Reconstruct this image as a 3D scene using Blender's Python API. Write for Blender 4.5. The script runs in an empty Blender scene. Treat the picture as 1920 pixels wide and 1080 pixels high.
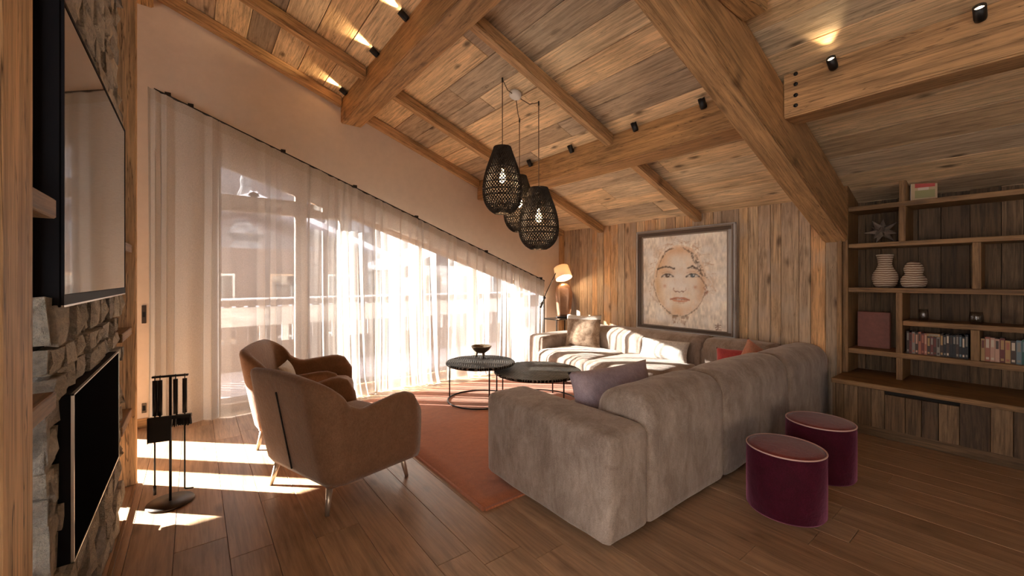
import bpy, bmesh, math, random
import numpy as np
from mathutils import Vector, Matrix, noise as mnoise

random.seed(7)
rng = np.random.default_rng(7)
SC = bpy.context.scene
COL = SC.collection
PI = math.pi

# ------------------------------------------------------------------ camera
cam_d = bpy.data.cameras.new('camera')
cam = bpy.data.objects.new('camera', cam_d)
COL.objects.link(cam)
cam_d.sensor_width = 36.0
cam_d.lens = 36.0 * 770.0 / 1920.0
cam_d.shift_y = -17.0 / 1920.0
cam_d.clip_start = 0.02
cam_d.clip_end = 300
cam.location = (0, 0, 1.4)
cam.rotation_euler = (PI / 2, 0, -math.atan2(595, 770))
SC.camera = cam

# ------------------------------------------------------------------ world, sun, exposure
world = bpy.data.worlds.new('winter_sky')
SC.world = world
world.use_nodes = True
bg = world.node_tree.nodes['Background']
bg.inputs[0].default_value = (1.0, 0.96, 0.935, 1)
bg.inputs[1].default_value = 1.9

SUN_EL = math.radians(21.5)
SUN_DIR = Vector((0.72 * math.cos(SUN_EL), -0.69 * math.cos(SUN_EL), -math.sin(SUN_EL)))
sun_d = bpy.data.lights.new('sun', 'SUN')
sun_d.energy = 23.0
sun_d.angle = math.radians(0.6)
sun_d.color = (1.0, 0.94, 0.86)
sun = bpy.data.objects.new('sun', sun_d)
COL.objects.link(sun)
sun.rotation_euler = SUN_DIR.to_track_quat('-Z', 'Y').to_euler()
sun.location = (-20, 25, 18)

SPOT_W = 8.0
BULB_W = 5.0

vs = SC.view_settings
SC.display_settings.display_device = 'sRGB'
vs.view_transform = 'Standard'
vs.look = 'None'
vs.exposure = 2.05
vs.gamma = 1.0
vs.use_curve_mapping = False
SC.cycles.max_bounces = 14
SC.cycles.diffuse_bounces = 7
SC.cycles.glossy_bounces = 4
SC.cycles.transmission_bounces = 8
SC.cycles.transparent_max_bounces = 32
SC.cycles.sample_clamp_indirect = 6.0
SC.cycles.caustics_reflective = False
SC.cycles.caustics_refractive = False

# ------------------------------------------------------------------ tagging helpers


def tag(o, label=None, cat=None, group=None, kind=None):
    if label: o['label'] = label
    if cat: o['category'] = cat
    if group: o['group'] = group
    if kind: o['kind'] = kind
    return o


def wm(o):
    m = o.matrix_basis.copy()
    p = o.parent
    while p:
        m = p.matrix_basis @ m
        p = p.parent
    return m


def put(o, M, parent=None):
    """place o at world matrix M under parent"""
    if parent is not None:
        o.parent = parent
        o.matrix_basis = wm(parent).inverted() @ M
    else:
        o.matrix_basis = M
    return o


def empty(name, loc, rz=0.0, label=None, cat=None, group=None, kind=None, parent=None):
    o = bpy.data.objects.new(name, None)
    o.empty_display_size = 0.05
    COL.objects.link(o)
    put(o, Matrix.Translation(loc) @ Matrix.Rotation(rz, 4, 'Z'), parent)
    return tag(o, label, cat, group, kind)


def link_mesh(name, me, M, mat, parent=None, smooth=False):
    o = bpy.data.objects.new(name, me)
    COL.objects.link(o)
    if mat is not None:
        for m in (mat if isinstance(mat, (list, tuple)) else [mat]):
            me.materials.append(m)
    if smooth:
        me.polygons.foreach_set('use_smooth', [True] * len(me.polygons))
    put(o, M, parent)
    return o


def bm_obj(name, bm, mat, parent=None, M=None, smooth=False):
    bmesh.ops.recalc_face_normals(bm, faces=bm.faces[:])
    me = bpy.data.meshes.new(name)
    bm.to_mesh(me)
    bm.free()
    return link_mesh(name, me, M or Matrix(), mat, parent, smooth)


def frame_matrix(c, ax, ay):
    ax = Vector(ax).normalized()
    ay = Vector(ay).normalized()
    az = ax.cross(ay).normalized()
    ay = az.cross(ax)
    M = Matrix.Identity(4)
    for i in range(3):
        M[i][0], M[i][1], M[i][2], M[i][3] = ax[i], ay[i], az[i], c[i]
    return M


def add_box(bm, c, d, M=None):
    """axis box centre c, full size d added to bm"""
    vs_ = []
    for sx in (-1, 1):
        for sy in (-1, 1):
            for sz in (-1, 1):
                v = Vector((c[0] + sx * d[0] / 2, c[1] + sy * d[1] / 2, c[2] + sz * d[2] / 2))
                if M is not None: v = M @ v
                vs_.append(bm.verts.new(v))
    idx = [(0, 1, 3, 2), (4, 6, 7, 5), (0, 4, 5, 1), (2, 3, 7, 6), (0, 2, 6, 4), (1, 5, 7, 3)]
    return [bm.faces.new([vs_[i] for i in f]) for f in idx]


def obox(name, c, ax, ay, dims, mat, parent=None, bev=0.0, seg=1, jit=0.0, smooth=False):
    """oriented box: local X (grain) = ax, local Y = ay"""
    bm = bmesh.new()
    add_box(bm, (0, 0, 0), dims)
    if jit:
        for v in bm.verts:
            v.co += Vector((random.uniform(-jit, jit) for _ in range(3)))
    if bev:
        bmesh.ops.bevel(bm, geom=bm.edges[:], offset=bev, segments=seg, affect='EDGES', profile=0.5)
    return bm_obj(name, bm, mat, parent, frame_matrix(c, ax, ay), smooth)


def abox(name, lo, hi, mat, parent=None, grain='x', bev=0.0, seg=1, smooth=False):
    """axis aligned box from lo to hi with the grain along an axis"""
    lo, hi = Vector(lo), Vector(hi)
    c = (lo + hi) / 2
    d = hi - lo
    if grain == 'x':
        return obox(name, c, (1, 0, 0), (0, 1, 0), (d.x, d.y, d.z), mat, parent, bev, seg, 0, smooth)
    if grain == 'y':
        return obox(name, c, (0, 1, 0), (0, 0, 1), (d.y, d.z, d.x), mat, parent, bev, seg, 0, smooth)
    return obox(name, c, (0, 0, 1), (1, 0, 0), (d.z, d.x, d.y), mat, parent, bev, seg, 0, smooth)


def rbox(name, lo, hi, r, mat, parent=None, seg=4, M=None, puff=0.0, wrinkle=0.0, sub=6):
    """soft upholstered block: finely cut box rounded by radius r, slightly puffed"""
    lo, hi = Vector(lo), Vector(hi)
    c = (lo + hi) / 2
    h = (hi - lo) / 2
    bm = bmesh.new()
    add_box(bm, (0, 0, 0), (2, 2, 2))
    bmesh.ops.subdivide_edges(bm, edges=bm.edges[:], cuts=sub * 2 + 1, use_grid_fill=True)
    rr = r if isinstance(r, (tuple, list)) else (r, r, r)      # radius by axis; the small first one squares ends and base
    small = min(rr)
    sd = random.uniform(0, 50)
    for v in bm.verts:
        q = Vector((math.copysign(abs(t) ** 0.6, t) for t in v.co))
        p = Vector((q.x * h.x, q.y * h.y, q.z * h.z))
        top = p.z > h.z - rr[2] - 1e-6
        ra = Vector((rr[0] if top else small, rr[1] if top else small, rr[2] if p.z > 0 else small))
        core = Vector((max(h[i] - ra[i], 0.001) for i in range(3)))
        k = Vector((max(-core[i], min(core[i], p[i])) for i in range(3)))
        dlt = Vector(((p[i] - k[i]) / ra[i] for i in range(3)))
        if dlt.length > 1e-6:
            dn = dlt.normalized()
            p = k + Vector((dn[i] * ra[i] for i in range(3)))
        n = dlt.normalized() if dlt.length > 1e-6 else Vector((0, 0, 0))
        if puff:
            e = [1 - abs(v.co[i]) ** 2 for i in range(3)]
            for i in range(3):
                if abs(v.co[i]) > 0.97:
                    j, l = (i + 1) % 3, (i + 2) % 3
                    p[i] += math.copysign(puff * e[j] * e[l], v.co[i])
        if wrinkle:
            p += n * wrinkle * mnoise.noise(Vector((p.x * 5 + sd, p.y * 5, p.z * 5)))
        v.co = p
    return bm_obj(name, bm, mat, parent, (M or Matrix()) @ Matrix.Translation(c), True)


def lathe(name, prof, mat, parent=None, M=None, n=32, smooth=True):
    bm = bmesh.new()
    rings = []
    for r, z in prof:
        if r < 1e-5:
            rings.append([bm.verts.new((0, 0, z))])
        else:
            rings.append([bm.verts.new((r * math.cos(2 * PI * k / n), r * math.sin(2 * PI * k / n), z)) for k in range(n)])
    for a, b in zip(rings, rings[1:]):
        for k in range(n):
            k2 = (k + 1) % n
            if len(a) == 1 and len(b) > 1:
                bm.faces.new((a[0], b[k], b[k2]))
            elif len(b) == 1 and len(a) > 1:
                bm.faces.new((a[k], a[k2], b[0]))
            elif len(a) > 1:
                bm.faces.new((a[k], a[k2], b[k2], b[k]))
    return bm_obj(name, bm, mat, parent, M, smooth)


def add_tube(bm, pts, r, n=8, closed=False):
    pts = [Vector(p) for p in pts]
    rs = r if isinstance(r, (list, tuple)) else [r] * len(pts)
    rings = []
    m = len(pts)
    up = Vector((0.13, 0.27, 0.95)).normalized()
    for i, p in enumerate(pts):
        if closed:
            t = pts[(i + 1) % m] - pts[i - 1]
        else:
            t = pts[min(i + 1, m - 1)] - pts[max(i - 1, 0)]
        t.normalize()
        u = up if abs(t.dot(up)) < 0.95 else Vector((1, 0, 0))
        a = t.cross(u).normalized()
        b = t.cross(a).normalized()
        rings.append([bm.verts.new(p + (a * math.cos(2 * PI * k / n) + b * math.sin(2 * PI * k / n)) * rs[i]) for k in range(n)])
    lim = m if closed else m - 1
    for i in range(lim):
        A, B = rings[i], rings[(i + 1) % m]
        for k in range(n):
            k2 = (k + 1) % n
            bm.faces.new((A[k], A[k2], B[k2], B[k]))
    if not closed:
        bm.faces.new(rings[0][::-1])
        bm.faces.new(rings[-1])


def tube(name, pts, r, mat, parent=None, n=8, closed=False, M=None):
    bm = bmesh.new()
    add_tube(bm, pts, r, n, closed)
    return bm_obj(name, bm, mat, parent, M, True)


# ------------------------------------------------------------------ materials


class NT:
    def __init__(self, name):
        self.m = bpy.data.materials.new(name)
        self.m.use_nodes = True
        self.t = self.m.node_tree
        self.n = self.t.nodes
        self.b = self.n['Principled BSDF']
        self.out = self.n['Material Output']

    def new(self, typ, **kw):
        nd = self.n.new(typ)
        for k, v in kw.items():
            setattr(nd, k, v)
        return nd

    def l(self, a, b):
        self.t.links.new(a, b)

    def mul(self, a, b, fac=1.0):
        nd = self.new('ShaderNodeMix', data_type='RGBA', blend_type='MULTIPLY')
        nd.inputs[0].default_value = fac
        for s, i in ((a, 6), (b, 7)):
            if hasattr(s, 'links'): self.l(s, nd.inputs[i])
            else: nd.inputs[i].default_value = s
        return nd.outputs[2]

    def mix(self, f, a, b):
        nd = self.new('ShaderNodeMix', data_type='RGBA')
        for s, i in ((f, 0), (a, 6), (b, 7)):
            if hasattr(s, 'links'): self.l(s, nd.inputs[i])
            else: nd.inputs[i].default_value = s
        return nd.outputs[2]

    def ramp(self, src, stops, interp='LINEAR'):
        nd = self.new('ShaderNodeValToRGB')
        nd.color_ramp.interpolation = interp
        el = nd.color_ramp.elements
        while len(el) < len(stops): el.new(0.5)
        for e, (p, c) in zip(el, stops):
            e.position = p
            e.color = c if len(c) == 4 else (*c, 1)
        self.l(src, nd.inputs[0])
        return nd.outputs[0]

    def noise(self, vec, scale, detail=3, rough=0.55, dist=0.0):
        nd = self.new('ShaderNodeTexNoise')
        nd.inputs['Scale'].default_value = scale
        nd.inputs['Detail'].default_value = detail
        nd.inputs['Roughness'].default_value = rough
        nd.inputs['Distortion'].default_value = dist
        if vec is not None: self.l(vec, nd.inputs['Vector'])
        return nd.outputs['Fac']

    def mapping(self, vec, scale, loc=(0, 0, 0)):
        nd = self.new('ShaderNodeMapping')
        nd.inputs['Scale'].default_value = scale
        nd.inputs['Location'].default_value = loc
        self.l(vec, nd.inputs['Vector'])
        return nd.outputs[0]

    def bump(self, h, strength=0.3, dist=0.01, prev=None):
        nd = self.new('ShaderNodeBump')
        nd.inputs['Strength'].default_value = strength
        nd.inputs['Distance'].default_value = dist
        self.l(h, nd.inputs['Height'])
        if prev is not None: self.l(prev, nd.inputs['Normal'])
        return nd.outputs[0]


def G(v):
    return (v, v, v, 1)


def wood(name, tints, rough=0.6, contrast=1.0, knots=1.0, bump=0.35, gs=1.0, grey=None, spec=0.3, crack=0.0):
    t = NT(name)
    tc = t.new('ShaderNodeTexCoord')
    oi = t.new('ShaderNodeObjectInfo')
    vm = t.new('ShaderNodeVectorMath', operation='SCALE')
    vm.inputs[0].default_value = (41.3, 17.7, 9.1)
    t.l(oi.outputs['Random'], vm.inputs['Scale'])
    ad = t.new('ShaderNodeVectorMath', operation='ADD')
    t.l(tc.outputs['Object'], ad.inputs[0])
    t.l(vm.outputs[0], ad.inputs[1])
    v = ad.outputs[0]
    n1 = t.noise(t.mapping(v, (1.0 * gs, 13 * gs, 13 * gs)), 1.0, 8, 0.72, 1.6)
    n2 = t.noise(t.mapping(v, (3.0 * gs, 60 * gs, 60 * gs)), 1.0, 4, 0.65, 0.5)
    n3 = t.noise(t.mapping(v, (1.6, 3.2, 3.2)), 1.0, 3, 0.6, 0.5)
    k = len(tints)
    base = t.ramp(oi.outputs['Random'], [((i + 0.5) / k, c) for i, c in enumerate(tints)])
    lo = max(0.0, 1 - 0.62 * contrast)
    col = t.mul(base, t.ramp(n1, [(0.30, (lo, lo * 0.93, lo * 0.86)), (0.52, G(1)), (0.72, (1.18, 1.14, 1.06))]))
    lo2 = max(0.0, 1 - 0.5 * contrast)
    col = t.mul(col, t.ramp(n2, [(0.34, (lo2, lo2, lo2)), (0.55, G(1)), (0.8, G(1.12))]))
    if crack:
        n4 = t.noise(t.mapping(v, (0.8, 24, 24), (3, 5, 7)), 1.0, 4, 0.55, 1.2)
        col = t.mix(t.ramp(n4, [(0.485, G(0)), (0.5, G(crack)), (0.515, G(0))]), col, (.05, .026, .013, 1))
    if grey:
        col = t.mix(t.ramp(n3, [(0.5, G(0)), (0.72, G(0.75))]), col, grey)
    else:
        col = t.mul(col, t.ramp(n3, [(0.3, G(0.8)), (0.7, G(1.12))]))
    if knots:
        vo = t.new('ShaderNodeTexVoronoi')
        vo.inputs['Scale'].default_value = 1.0
        nz = t.noise(t.mapping(v, (6, 18, 18)), 1.0, 2)
        av = t.new('ShaderNodeVectorMath', operation='ADD')
        sv = t.new('ShaderNodeVectorMath', operation='SCALE')
        sv.inputs['Scale'].default_value = 0.16
        t.l(nz, sv.inputs[0])
        t.l(t.mapping(v, (2.1, 5.2, 1.2)), av.inputs[0])
        t.l(sv.outputs[0], av.inputs[1])
        t.l(av.outputs[0], vo.inputs['Vector'])
        kd = t.ramp(vo.outputs['Distance'], [(0.05, G(1)), (0.10, G(0.55)), (0.17, G(0))])
        kf = t.new('ShaderNodeMath', operation='MULTIPLY')
        t.l(kd, kf.inputs[0])
        kf.inputs[1].default_value = 0.8 * knots
        col = t.mix(kf.outputs[0], col, (0.055, 0.028, 0.014, 1))
    t.l(col, t.b.inputs['Base Color'])
    t.b.inputs['Roughness'].default_value = rough
    t.b.inputs['Specular IOR Level'].default_value = spec
    b1 = t.bump(n2, bump, 0.004)
    t.l(t.bump(n1, bump * 0.7, 0.008, b1), t.b.inputs['Normal'])
    return t.m


def plain(name, col, rough=0.5, metal=0.0, spec=0.5, bump=0.0, bscale=60, var=0.0, coat=0.0, emit=None, es=1.0):
    t = NT(name)
    b = t.b
    b.inputs['Base Color'].default_value = (*col, 1)
    b.inputs['Roughness'].default_value = rough
    b.inputs['Metallic'].default_value = metal
    b.inputs['Specular IOR Level'].default_value = spec
    b.inputs['Coat Weight'].default_value = coat
    tc = t.new('ShaderNodeTexCoord')
    if var:
        n = t.noise(tc.outputs['Object'], bscale * 0.3, 4)
        t.l(t.mul((*col, 1), t.ramp(n, [(0.25, G(1 - var)), (0.75, G(1 + var))])), b.inputs['Base Color'])
    if bump:
        n = t.noise(tc.outputs['Object'], bscale, 4)
        t.l(t.bump(n, bump, 0.01), b.inputs['Normal'])
    if emit:
        b.inputs['Emission Color'].default_value = (*emit, 1)
        b.inputs['Emission Strength'].default_value = es
    return t.m


def fabric(name, col, col2=None, sheen=0.3, scale=260, rough=0.9, bump=0.25, blotch=6.0, stretch=(1, 1, 1), sheen_tint=None):
    t = NT(name)
    tc = t.new('ShaderNodeTexCoord')
    v = tc.outputs['Object']
    col2 = col2 or tuple(c * 0.7 for c in col)
    n1 = t.noise(t.mapping(v, stretch), blotch, 5, 0.65, 0.6)
    n2 = t.noise(v, scale, 2, 0.5)
    n3 = t.noise(t.mapping(v, (stretch[0] * 3, stretch[1] * 3, stretch[2] * 1.4)), blotch * 3, 4, 0.6)
    c = t.mix(t.ramp(n1, [(0.35, G(0)), (0.65, G(1))]), (*col2, 1), (*col, 1))
    c = t.mul(c, t.ramp(n2, [(0.3, G(0.72)), (0.7, G(1.2))]))
    c = t.mul(c, t.ramp(n3, [(0.3, G(0.86)), (0.7, G(1.1))]))
    t.l(c, t.b.inputs['Base Color'])
    t.b.inputs['Roughness'].default_value = rough
    t.b.inputs['Specular IOR Level'].default_value = 0.15
    t.b.inputs['Sheen Weight'].default_value = sheen
    t.b.inputs['Sheen Roughness'].default_value = 0.4
    if sheen_tint: t.b.inputs['Sheen Tint'].default_value = (*sheen_tint, 1)
    b1 = t.bump(n2, bump, 0.003)
    t.l(t.bump(n1, 0.25, 0.02, b1), t.b.inputs['Normal'])
    return t.m


CEIL_W = wood('reclaimed_ceiling_boards', [(.86, .60, .345), (.42, .315, .225), (.95, .71, .44), (.36, .285, .215), (.74, .49, .265), (.92, .67, .41), (.52, .39, .27), (.86, .63, .39)],
              0.62, 0.68, 1.0, 0.5, 1.0, None, 0.3, 0.55)
BEAM_W = wood('hewn_spruce_beam', [(.54, .305, .135), (.49, .27, .115), (.57, .33, .155)], 0.6, 0.8, 0.8, 0.6, 0.75, None, 0.3, 0.75)
WALL_W = wood('weathered_wall_boards', [(.70, .46, .25), (.45, .315, .205), (.80, .53, .29), (.42, .30, .205), (.72, .40, .185), (.62, .44, .265), (.54, .38, .25)],
              0.68, 0.85, 0.9, 0.6, 1.0, (.44, .35, .27, 1), 0.3, 0.5)
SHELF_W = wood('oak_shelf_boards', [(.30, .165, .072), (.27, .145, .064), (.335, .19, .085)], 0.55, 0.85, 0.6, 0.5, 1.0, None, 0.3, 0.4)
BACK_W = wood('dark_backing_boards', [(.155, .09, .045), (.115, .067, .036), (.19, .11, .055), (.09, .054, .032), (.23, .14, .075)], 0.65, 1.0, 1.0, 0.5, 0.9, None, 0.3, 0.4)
POST_W = wood('cracked_oak_post', [(.80, .53, .30), (.74, .47, .25)], 0.6, 0.75, 0.5, 0.8, 0.8, None, 0.3, 0.9)
FLOOR_W = wood('oiled_oak_floor', [(.50, .31, .18), (.41, .245, .14), (.56, .36, .215), (.45, .27, .155)], 0.4, 0.55, 0.6, 0.15, 0.9, None, 0.5)
FRAME_W = wood('window_oak', [(.36, .22, .13)], 0.5, 0.4, 0.0, 0.2)
DARK = plain('dark_gap', (.012, .009, .007), 0.9)
PLASTER = plain('warm_grey_plaster', (.67, .54, .435), 0.9, 0, 0.2, 0.06, 40, 0.04)
BLACK_M = plain('black_iron', (.022, .019, .018), 0.42, 0.6, 0.5, 0.05, 80)
BRONZE_M = plain('dark_bronze_metal', (.05, .038, .03), 0.35, 0.8, 0.5)
STEEL = plain('brushed_steel', (.62, .57, .52), 0.3, 1.0)
SCREEN = plain('screen_glass', (.006, .006, .007), 0.045, 0, 0.9, 0, 60, 0, 0.6)
HOUSING = plain('black_housing', (.012, .012, .015), 0.6, 0, 0.08)
FIREGLASS = plain('black_fire_glass', (.006, .006, .007), 0.5, 0, 0.0)
WHITE_P = plain('white_plastic', (.72, .70, .67), 0.4)


def stone_mat():
    t = NT('split_slate_stone')
    tc = t.new('ShaderNodeTexCoord')
    oi = t.new('ShaderNodeObjectInfo')
    ad = t.new('ShaderNodeVectorMath', operation='ADD')
    t.l(tc.outputs['Object'], ad.inputs[0])
    t.l(oi.outputs['Location'], ad.inputs[1])
    n1 = t.noise(ad.outputs[0], 9, 6, 0.7, 0.4)
    n2 = t.noise(ad.outputs[0], 46, 6, 0.75)
    base = t.ramp(oi.outputs['Random'], [(0.0, (.56, .49, .40)), (0.3, (.70, .62, .50)), (0.55, (.40, .37, .34)), (0.8, (.76, .68, .56)), (1.0, (.58, .51, .42))])
    c = t.mul(base, t.ramp(n1, [(0.3, G(0.85)), (0.7, G(1.4))]))
    c = t.mul(c, t.ramp(n2, [(0.3, G(0.8)), (0.7, G(1.35))]))
    t.l(c, t.b.inputs['Base Color'])
    t.b.inputs['Roughness'].default_value = 0.9
    b = t.bump(n1, 1.0, 0.06)
    t.l(t.bump(n2, 1.0, 0.03, b), t.b.inputs['Normal'])
    return t.m


STONE = stone_mat()
MORTAR = plain('dark_mortar', (.045, .04, .036), 0.95, 0, 0.2, 0.5, 30, 0.2)


def sheer_mat(name, col, transp, transl, tfac=0.29):
    t = NT(name)
    n = t.n
    tc = t.new('ShaderNodeTexCoord')
    wv = t.noise(t.mapping(tc.outputs['Object'], (260, 260, 90)), 1.0, 2)
    tr = t.new('ShaderNodeBsdfTransparent')
    tr.inputs[0].default_value = (1, 1, 1, 1)
    tl = t.new('ShaderNodeBsdfTranslucent')
    tl.inputs[0].default_value = (*[c * tfac for c in col], 1)
    df = t.new('ShaderNodeBsdfDiffuse')
    df.inputs[0].default_value = (*col, 1)
    m1 = t.new('ShaderNodeMixShader')
    m1.inputs[0].default_value = transl
    t.l(df.outputs[0], m1.inputs[1])
    t.l(tl.outputs[0], m1.inputs[2])
    m2 = t.new('ShaderNodeMixShader')
    ge = t.new('ShaderNodeNewGeometry')
    dt = t.new('ShaderNodeVectorMath', operation='DOT_PRODUCT')
    t.l(ge.outputs['Normal'], dt.inputs[0])
    t.l(ge.outputs['Incoming'], dt.inputs[1])
    ab = t.new('ShaderNodeMath', operation='ABSOLUTE')
    t.l(dt.outputs['Value'], ab.inputs[0])
    mx = t.new('ShaderNodeMath', operation='MAXIMUM')
    t.l(ab.outputs[0], mx.inputs[0])
    mx.inputs[1].default_value = 0.1
    dv = t.new('ShaderNodeMath', operation='DIVIDE')          # thread cover grows with the slant through the cloth
    dv.inputs[0].default_value = 1.0
    t.l(mx.outputs[0], dv.inputs[1])
    mm = t.new('ShaderNodeMapRange')
    mm.inputs['From Min'].default_value = 0.3
    mm.inputs['From Max'].default_value = 0.7
    mm.inputs['To Min'].default_value = transp - 0.10
    mm.inputs['To Max'].default_value = transp + 0.10
    t.l(wv, mm.inputs['Value'])
    pw = t.new('ShaderNodeMath', operation='POWER')
    t.l(mm.outputs[0], pw.inputs[0])
    t.l(dv.outputs[0], pw.inputs[1])
    iv = t.new('ShaderNodeMath', operation='SUBTRACT')
    iv.inputs[0].default_value = 1.0
    t.l(pw.outputs[0], iv.inputs[1])
    t.l(iv.outputs[0], m2.inputs[0])
    t.l(tr.outputs[0], m2.inputs[1])
    t.l(m1.outputs[0], m2.inputs[2])
    t.l(m2.outputs[0], t.out.inputs['Surface'])
    n.remove(t.b)
    return t.m


SHEER = sheer_mat('white_sheer_linen', (.90, .85, .80), 0.29, 0.45)
SHEER_B = sheer_mat('sheer_linen_header', (.88, .80, .71), 0.28, 0.5)


def glass_mat(name, tint=(1, 1, 1), gl=0.08, rough=0.0):
    t = NT(name)
    tr = t.new('ShaderNodeBsdfTransparent')
    tr.inputs[0].default_value = (*tint, 1)
    gs = t.new('ShaderNodeBsdfGlossy')
    gs.inputs['Roughness'].default_value = rough
    lw = t.new('ShaderNodeLayerWeight')
    lw.inputs[0].default_value = 0.5
    pw = t.new('ShaderNodeMath', operation='POWER')
    t.l(lw.outputs['Facing'], pw.inputs[0])
    pw.inputs[1].default_value = 5.0
    mr = t.new('ShaderNodeMapRange')
    mr.inputs['To Min'].default_value = gl * 0.5
    mr.inputs['To Max'].default_value = 0.9
    t.l(pw.outputs[0], mr.inputs['Value'])
    m = t.new('ShaderNodeMixShader')
    t.l(mr.outputs[0], m.inputs[0])
    t.l(tr.outputs[0], m.inputs[1])
    t.l(gs.outputs[0], m.inputs[2])
    t.l(m.outputs[0], t.out.inputs['Surface'])
    t.n.remove(t.b)
    return t.m


PANE = glass_mat('window_pane_glass', (.96, .97, .97))
TUMBLER = glass_mat('tumbler_glass', (.90, .90, .90))

# ------------------------------------------------------------------ geometry constants
XW = 5.12            # picture wall plane
YW = 5.20            # curtain wall plane
SL = 0.36            # roof slope
SN = Vector((SL, 0, 1)).normalized()          # roof normal (up)
SD = Vector((1, 0, -SL)).normalized()         # down-slope direction
SEC = math.sqrt(1 + SL * SL)


def zl(x): return 2.235 + SL * (XW - x)       # underside of boards, left bay
def zr(x): return 2.31 + SL * (XW - x)        # right bay


def rod_z(x): return 3.054 - 0.3678 * x
def head_z(x): return 2.715 - 0.3256 * x


# ------------------------------------------------------------------ room shell
floor = tag(abox('floor', (-3.2, -3.2, -0.12), (5.7, 5.35, -0.022), DARK), kind='structure')


def roof_box(name, x0, x1, y0, y1, zf, t0, t1, mat, parent=None, bev=0.0, kind=None):
    """a box lying in the roof slope, between offsets t0..t1 measured along the roof normal"""
    xm, ym = (x0 + x1) / 2, (y0 + y1) / 2
    c = Vector((xm, ym, zf(xm))) + SN * (t0 + t1) / 2
    return obox(name, c, SD, (0, 1, 0), ((x1 - x0) * SEC, y1 - y0, t1 - t0), mat, parent, bev)


ceiling = tag(roof_box('ceiling', -3.3, 5.75, -3.3, 5.4, zl, 0.115, 0.25, DARK), kind='structure')

# ceiling planks: run along Y, stacked down the slope
def ceil_planks(x0, x1, y0, y1, zf, wlo, whi, cuts):
    x = x0
    while x < x1 - 0.03:
        w = random.uniform(wlo, whi) / SEC
        w = min(w, x1 - x)
        ys = [y0]
        c = sorted(y0 + (y1 - y0) * (f + random.uniform(-.18, .18)) for f in cuts)
        if random.random() < 0.35 and len(c) > 1: c.pop(random.randrange(len(c)))
        ys += c + [y1]
        for a, b in zip(ys, ys[1:]):
            xm, ym = x + w / 2, (a + b) / 2
            dz = random.uniform(0, 0.006)
            ctr = Vector((xm, ym, zf(xm))) + SN * (0.02 + dz)
            obox('plank', ctr, (0, 1, 0), -SD, (b - a - 0.003, w * SEC - 0.005, 0.04), CEIL_W, ceiling, 0.003)
        x += w


ceil_planks(-1.3, XW + 0.02, 1.28, YW, zl, 0.22, 0.33, (0.5,))
ceil_planks(-1.3, XW + 0.42, -1.6, 1.27, zr, 0.22, 0.33, ())

# floor planks along Y
x = -1.9
row = 0
while x < XW:
    w = 0.19 if row % 3 else 0.225
    y = -0.2 - random.uniform(0, 1.4)
    while y < 5.2:
        L = random.choice((1.5, 1.9, 2.2))
        a, b = max(y, -0.4), min(y + L, 5.2)
        if b > a + 0.02:
            obox('plank', ((x + w / 2), (a + b) / 2, -0.011 - random.uniform(0, .0012)), (0, 1, 0), (-1, 0, 0), (b - a - 0.002, w - 0.002, 0.022), FLOOR_W, floor, 0.0015)
        y += L
    x += w
    row += 1

# picture wall (right of the curtain wall): dark backing + vertical boards
wall_back = tag(abox('wall_back', (XW + 0.03, 1.22, 0), (XW + 0.5, 5.4, 2.6), DARK), kind='structure')
y = 1.262
while y < 5.19:
    w = min(random.choice((.105, .13, .15, .17, .20)), 5.2 - y)
    top = zl(XW) + 0.02
    segs = [(0.0, top)]
    for a, b in segs:
        d = random.uniform(0, 0.012)
        obox('plank', (XW + 0.014 + d / 2, y + w / 2, (a + b) / 2), (0, 0, 1), (0, -1, 0), (b - a, w - 0.004, 0.03 - d * 0.5), WALL_W, wall_back, 0.003)
    y += w
tag(abox('trim_1', (XW - 0.05, 1.222, 0.0), (XW + 0.03, 1.262, 1.9), SHELF_W, None, 'z', 0.003), kind='structure')
tag(abox('trim_2', (XW - 0.07, 5.12, 0.0), (XW - 0.002, 5.198, 2.27), BEAM_W, None, 'z', 0.004), kind='structure')


# curtain wall with sloped window opening
def poly_wall(name, polys, y0, y1, mat, kind='structure'):
    bm = bmesh.new()
    for P in polys:
        A = [bm.verts.new((p[0], y0, p[1])) for p in P]
        B = [bm.verts.new((p[0], y1, p[1])) for p in P]
        bm.faces.new(A)
        bm.faces.new(B[::-1])
        n = len(P)
        for i in range(n):
            bm.faces.new((A[i], B[i], B[(i + 1) % n], A[(i + 1) % n]))
    return tag(bm_obj(name, bm, mat), kind=kind)


WX0, WX1 = 0.07, 4.76
zt = lambda xx: zl(xx) + 0.11
poly_wall('wall_left', [
    [(-3.2, -0.02), (-2.62, -0.02), (-2.62, zt(-2.62)), (-3.2, zt(-3.2))],
    [(-2.62, -0.02), (-0.77, -0.02), (-0.77, 0.06), (-2.62, 0.06)],
    [(-2.62, 1.36), (-0.77, 1.36), (-0.77, zt(-0.77)), (-2.62, zt(-2.62))],
    [(-0.77, -0.02), (WX0, -0.02), (WX0, zt(WX0)), (-0.77, zt(-0.77))],
    [(WX0, head_z(WX0)), (WX1, head_z(WX1)), (WX1, zt(WX1)), (WX0, zt(WX0))],
    [(WX1, -0.02), (5.7, -0.02), (5.7, zt(5.7)), (WX1, zt(WX1))],
], YW, YW + 0.15, PLASTER)
tag(abox('baseboard_left', (-0.76, YW - 0.018, 0), (WX0, YW - 0.001, 0.085), BEAM_W, None, 'x', 0.003), kind='structure')

# the hidden sides of the room
tag(abox('wall_rear', (5.6, -3.2, 0), (5.7, 5.35, 2.5), DARK), kind='structure')


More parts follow.
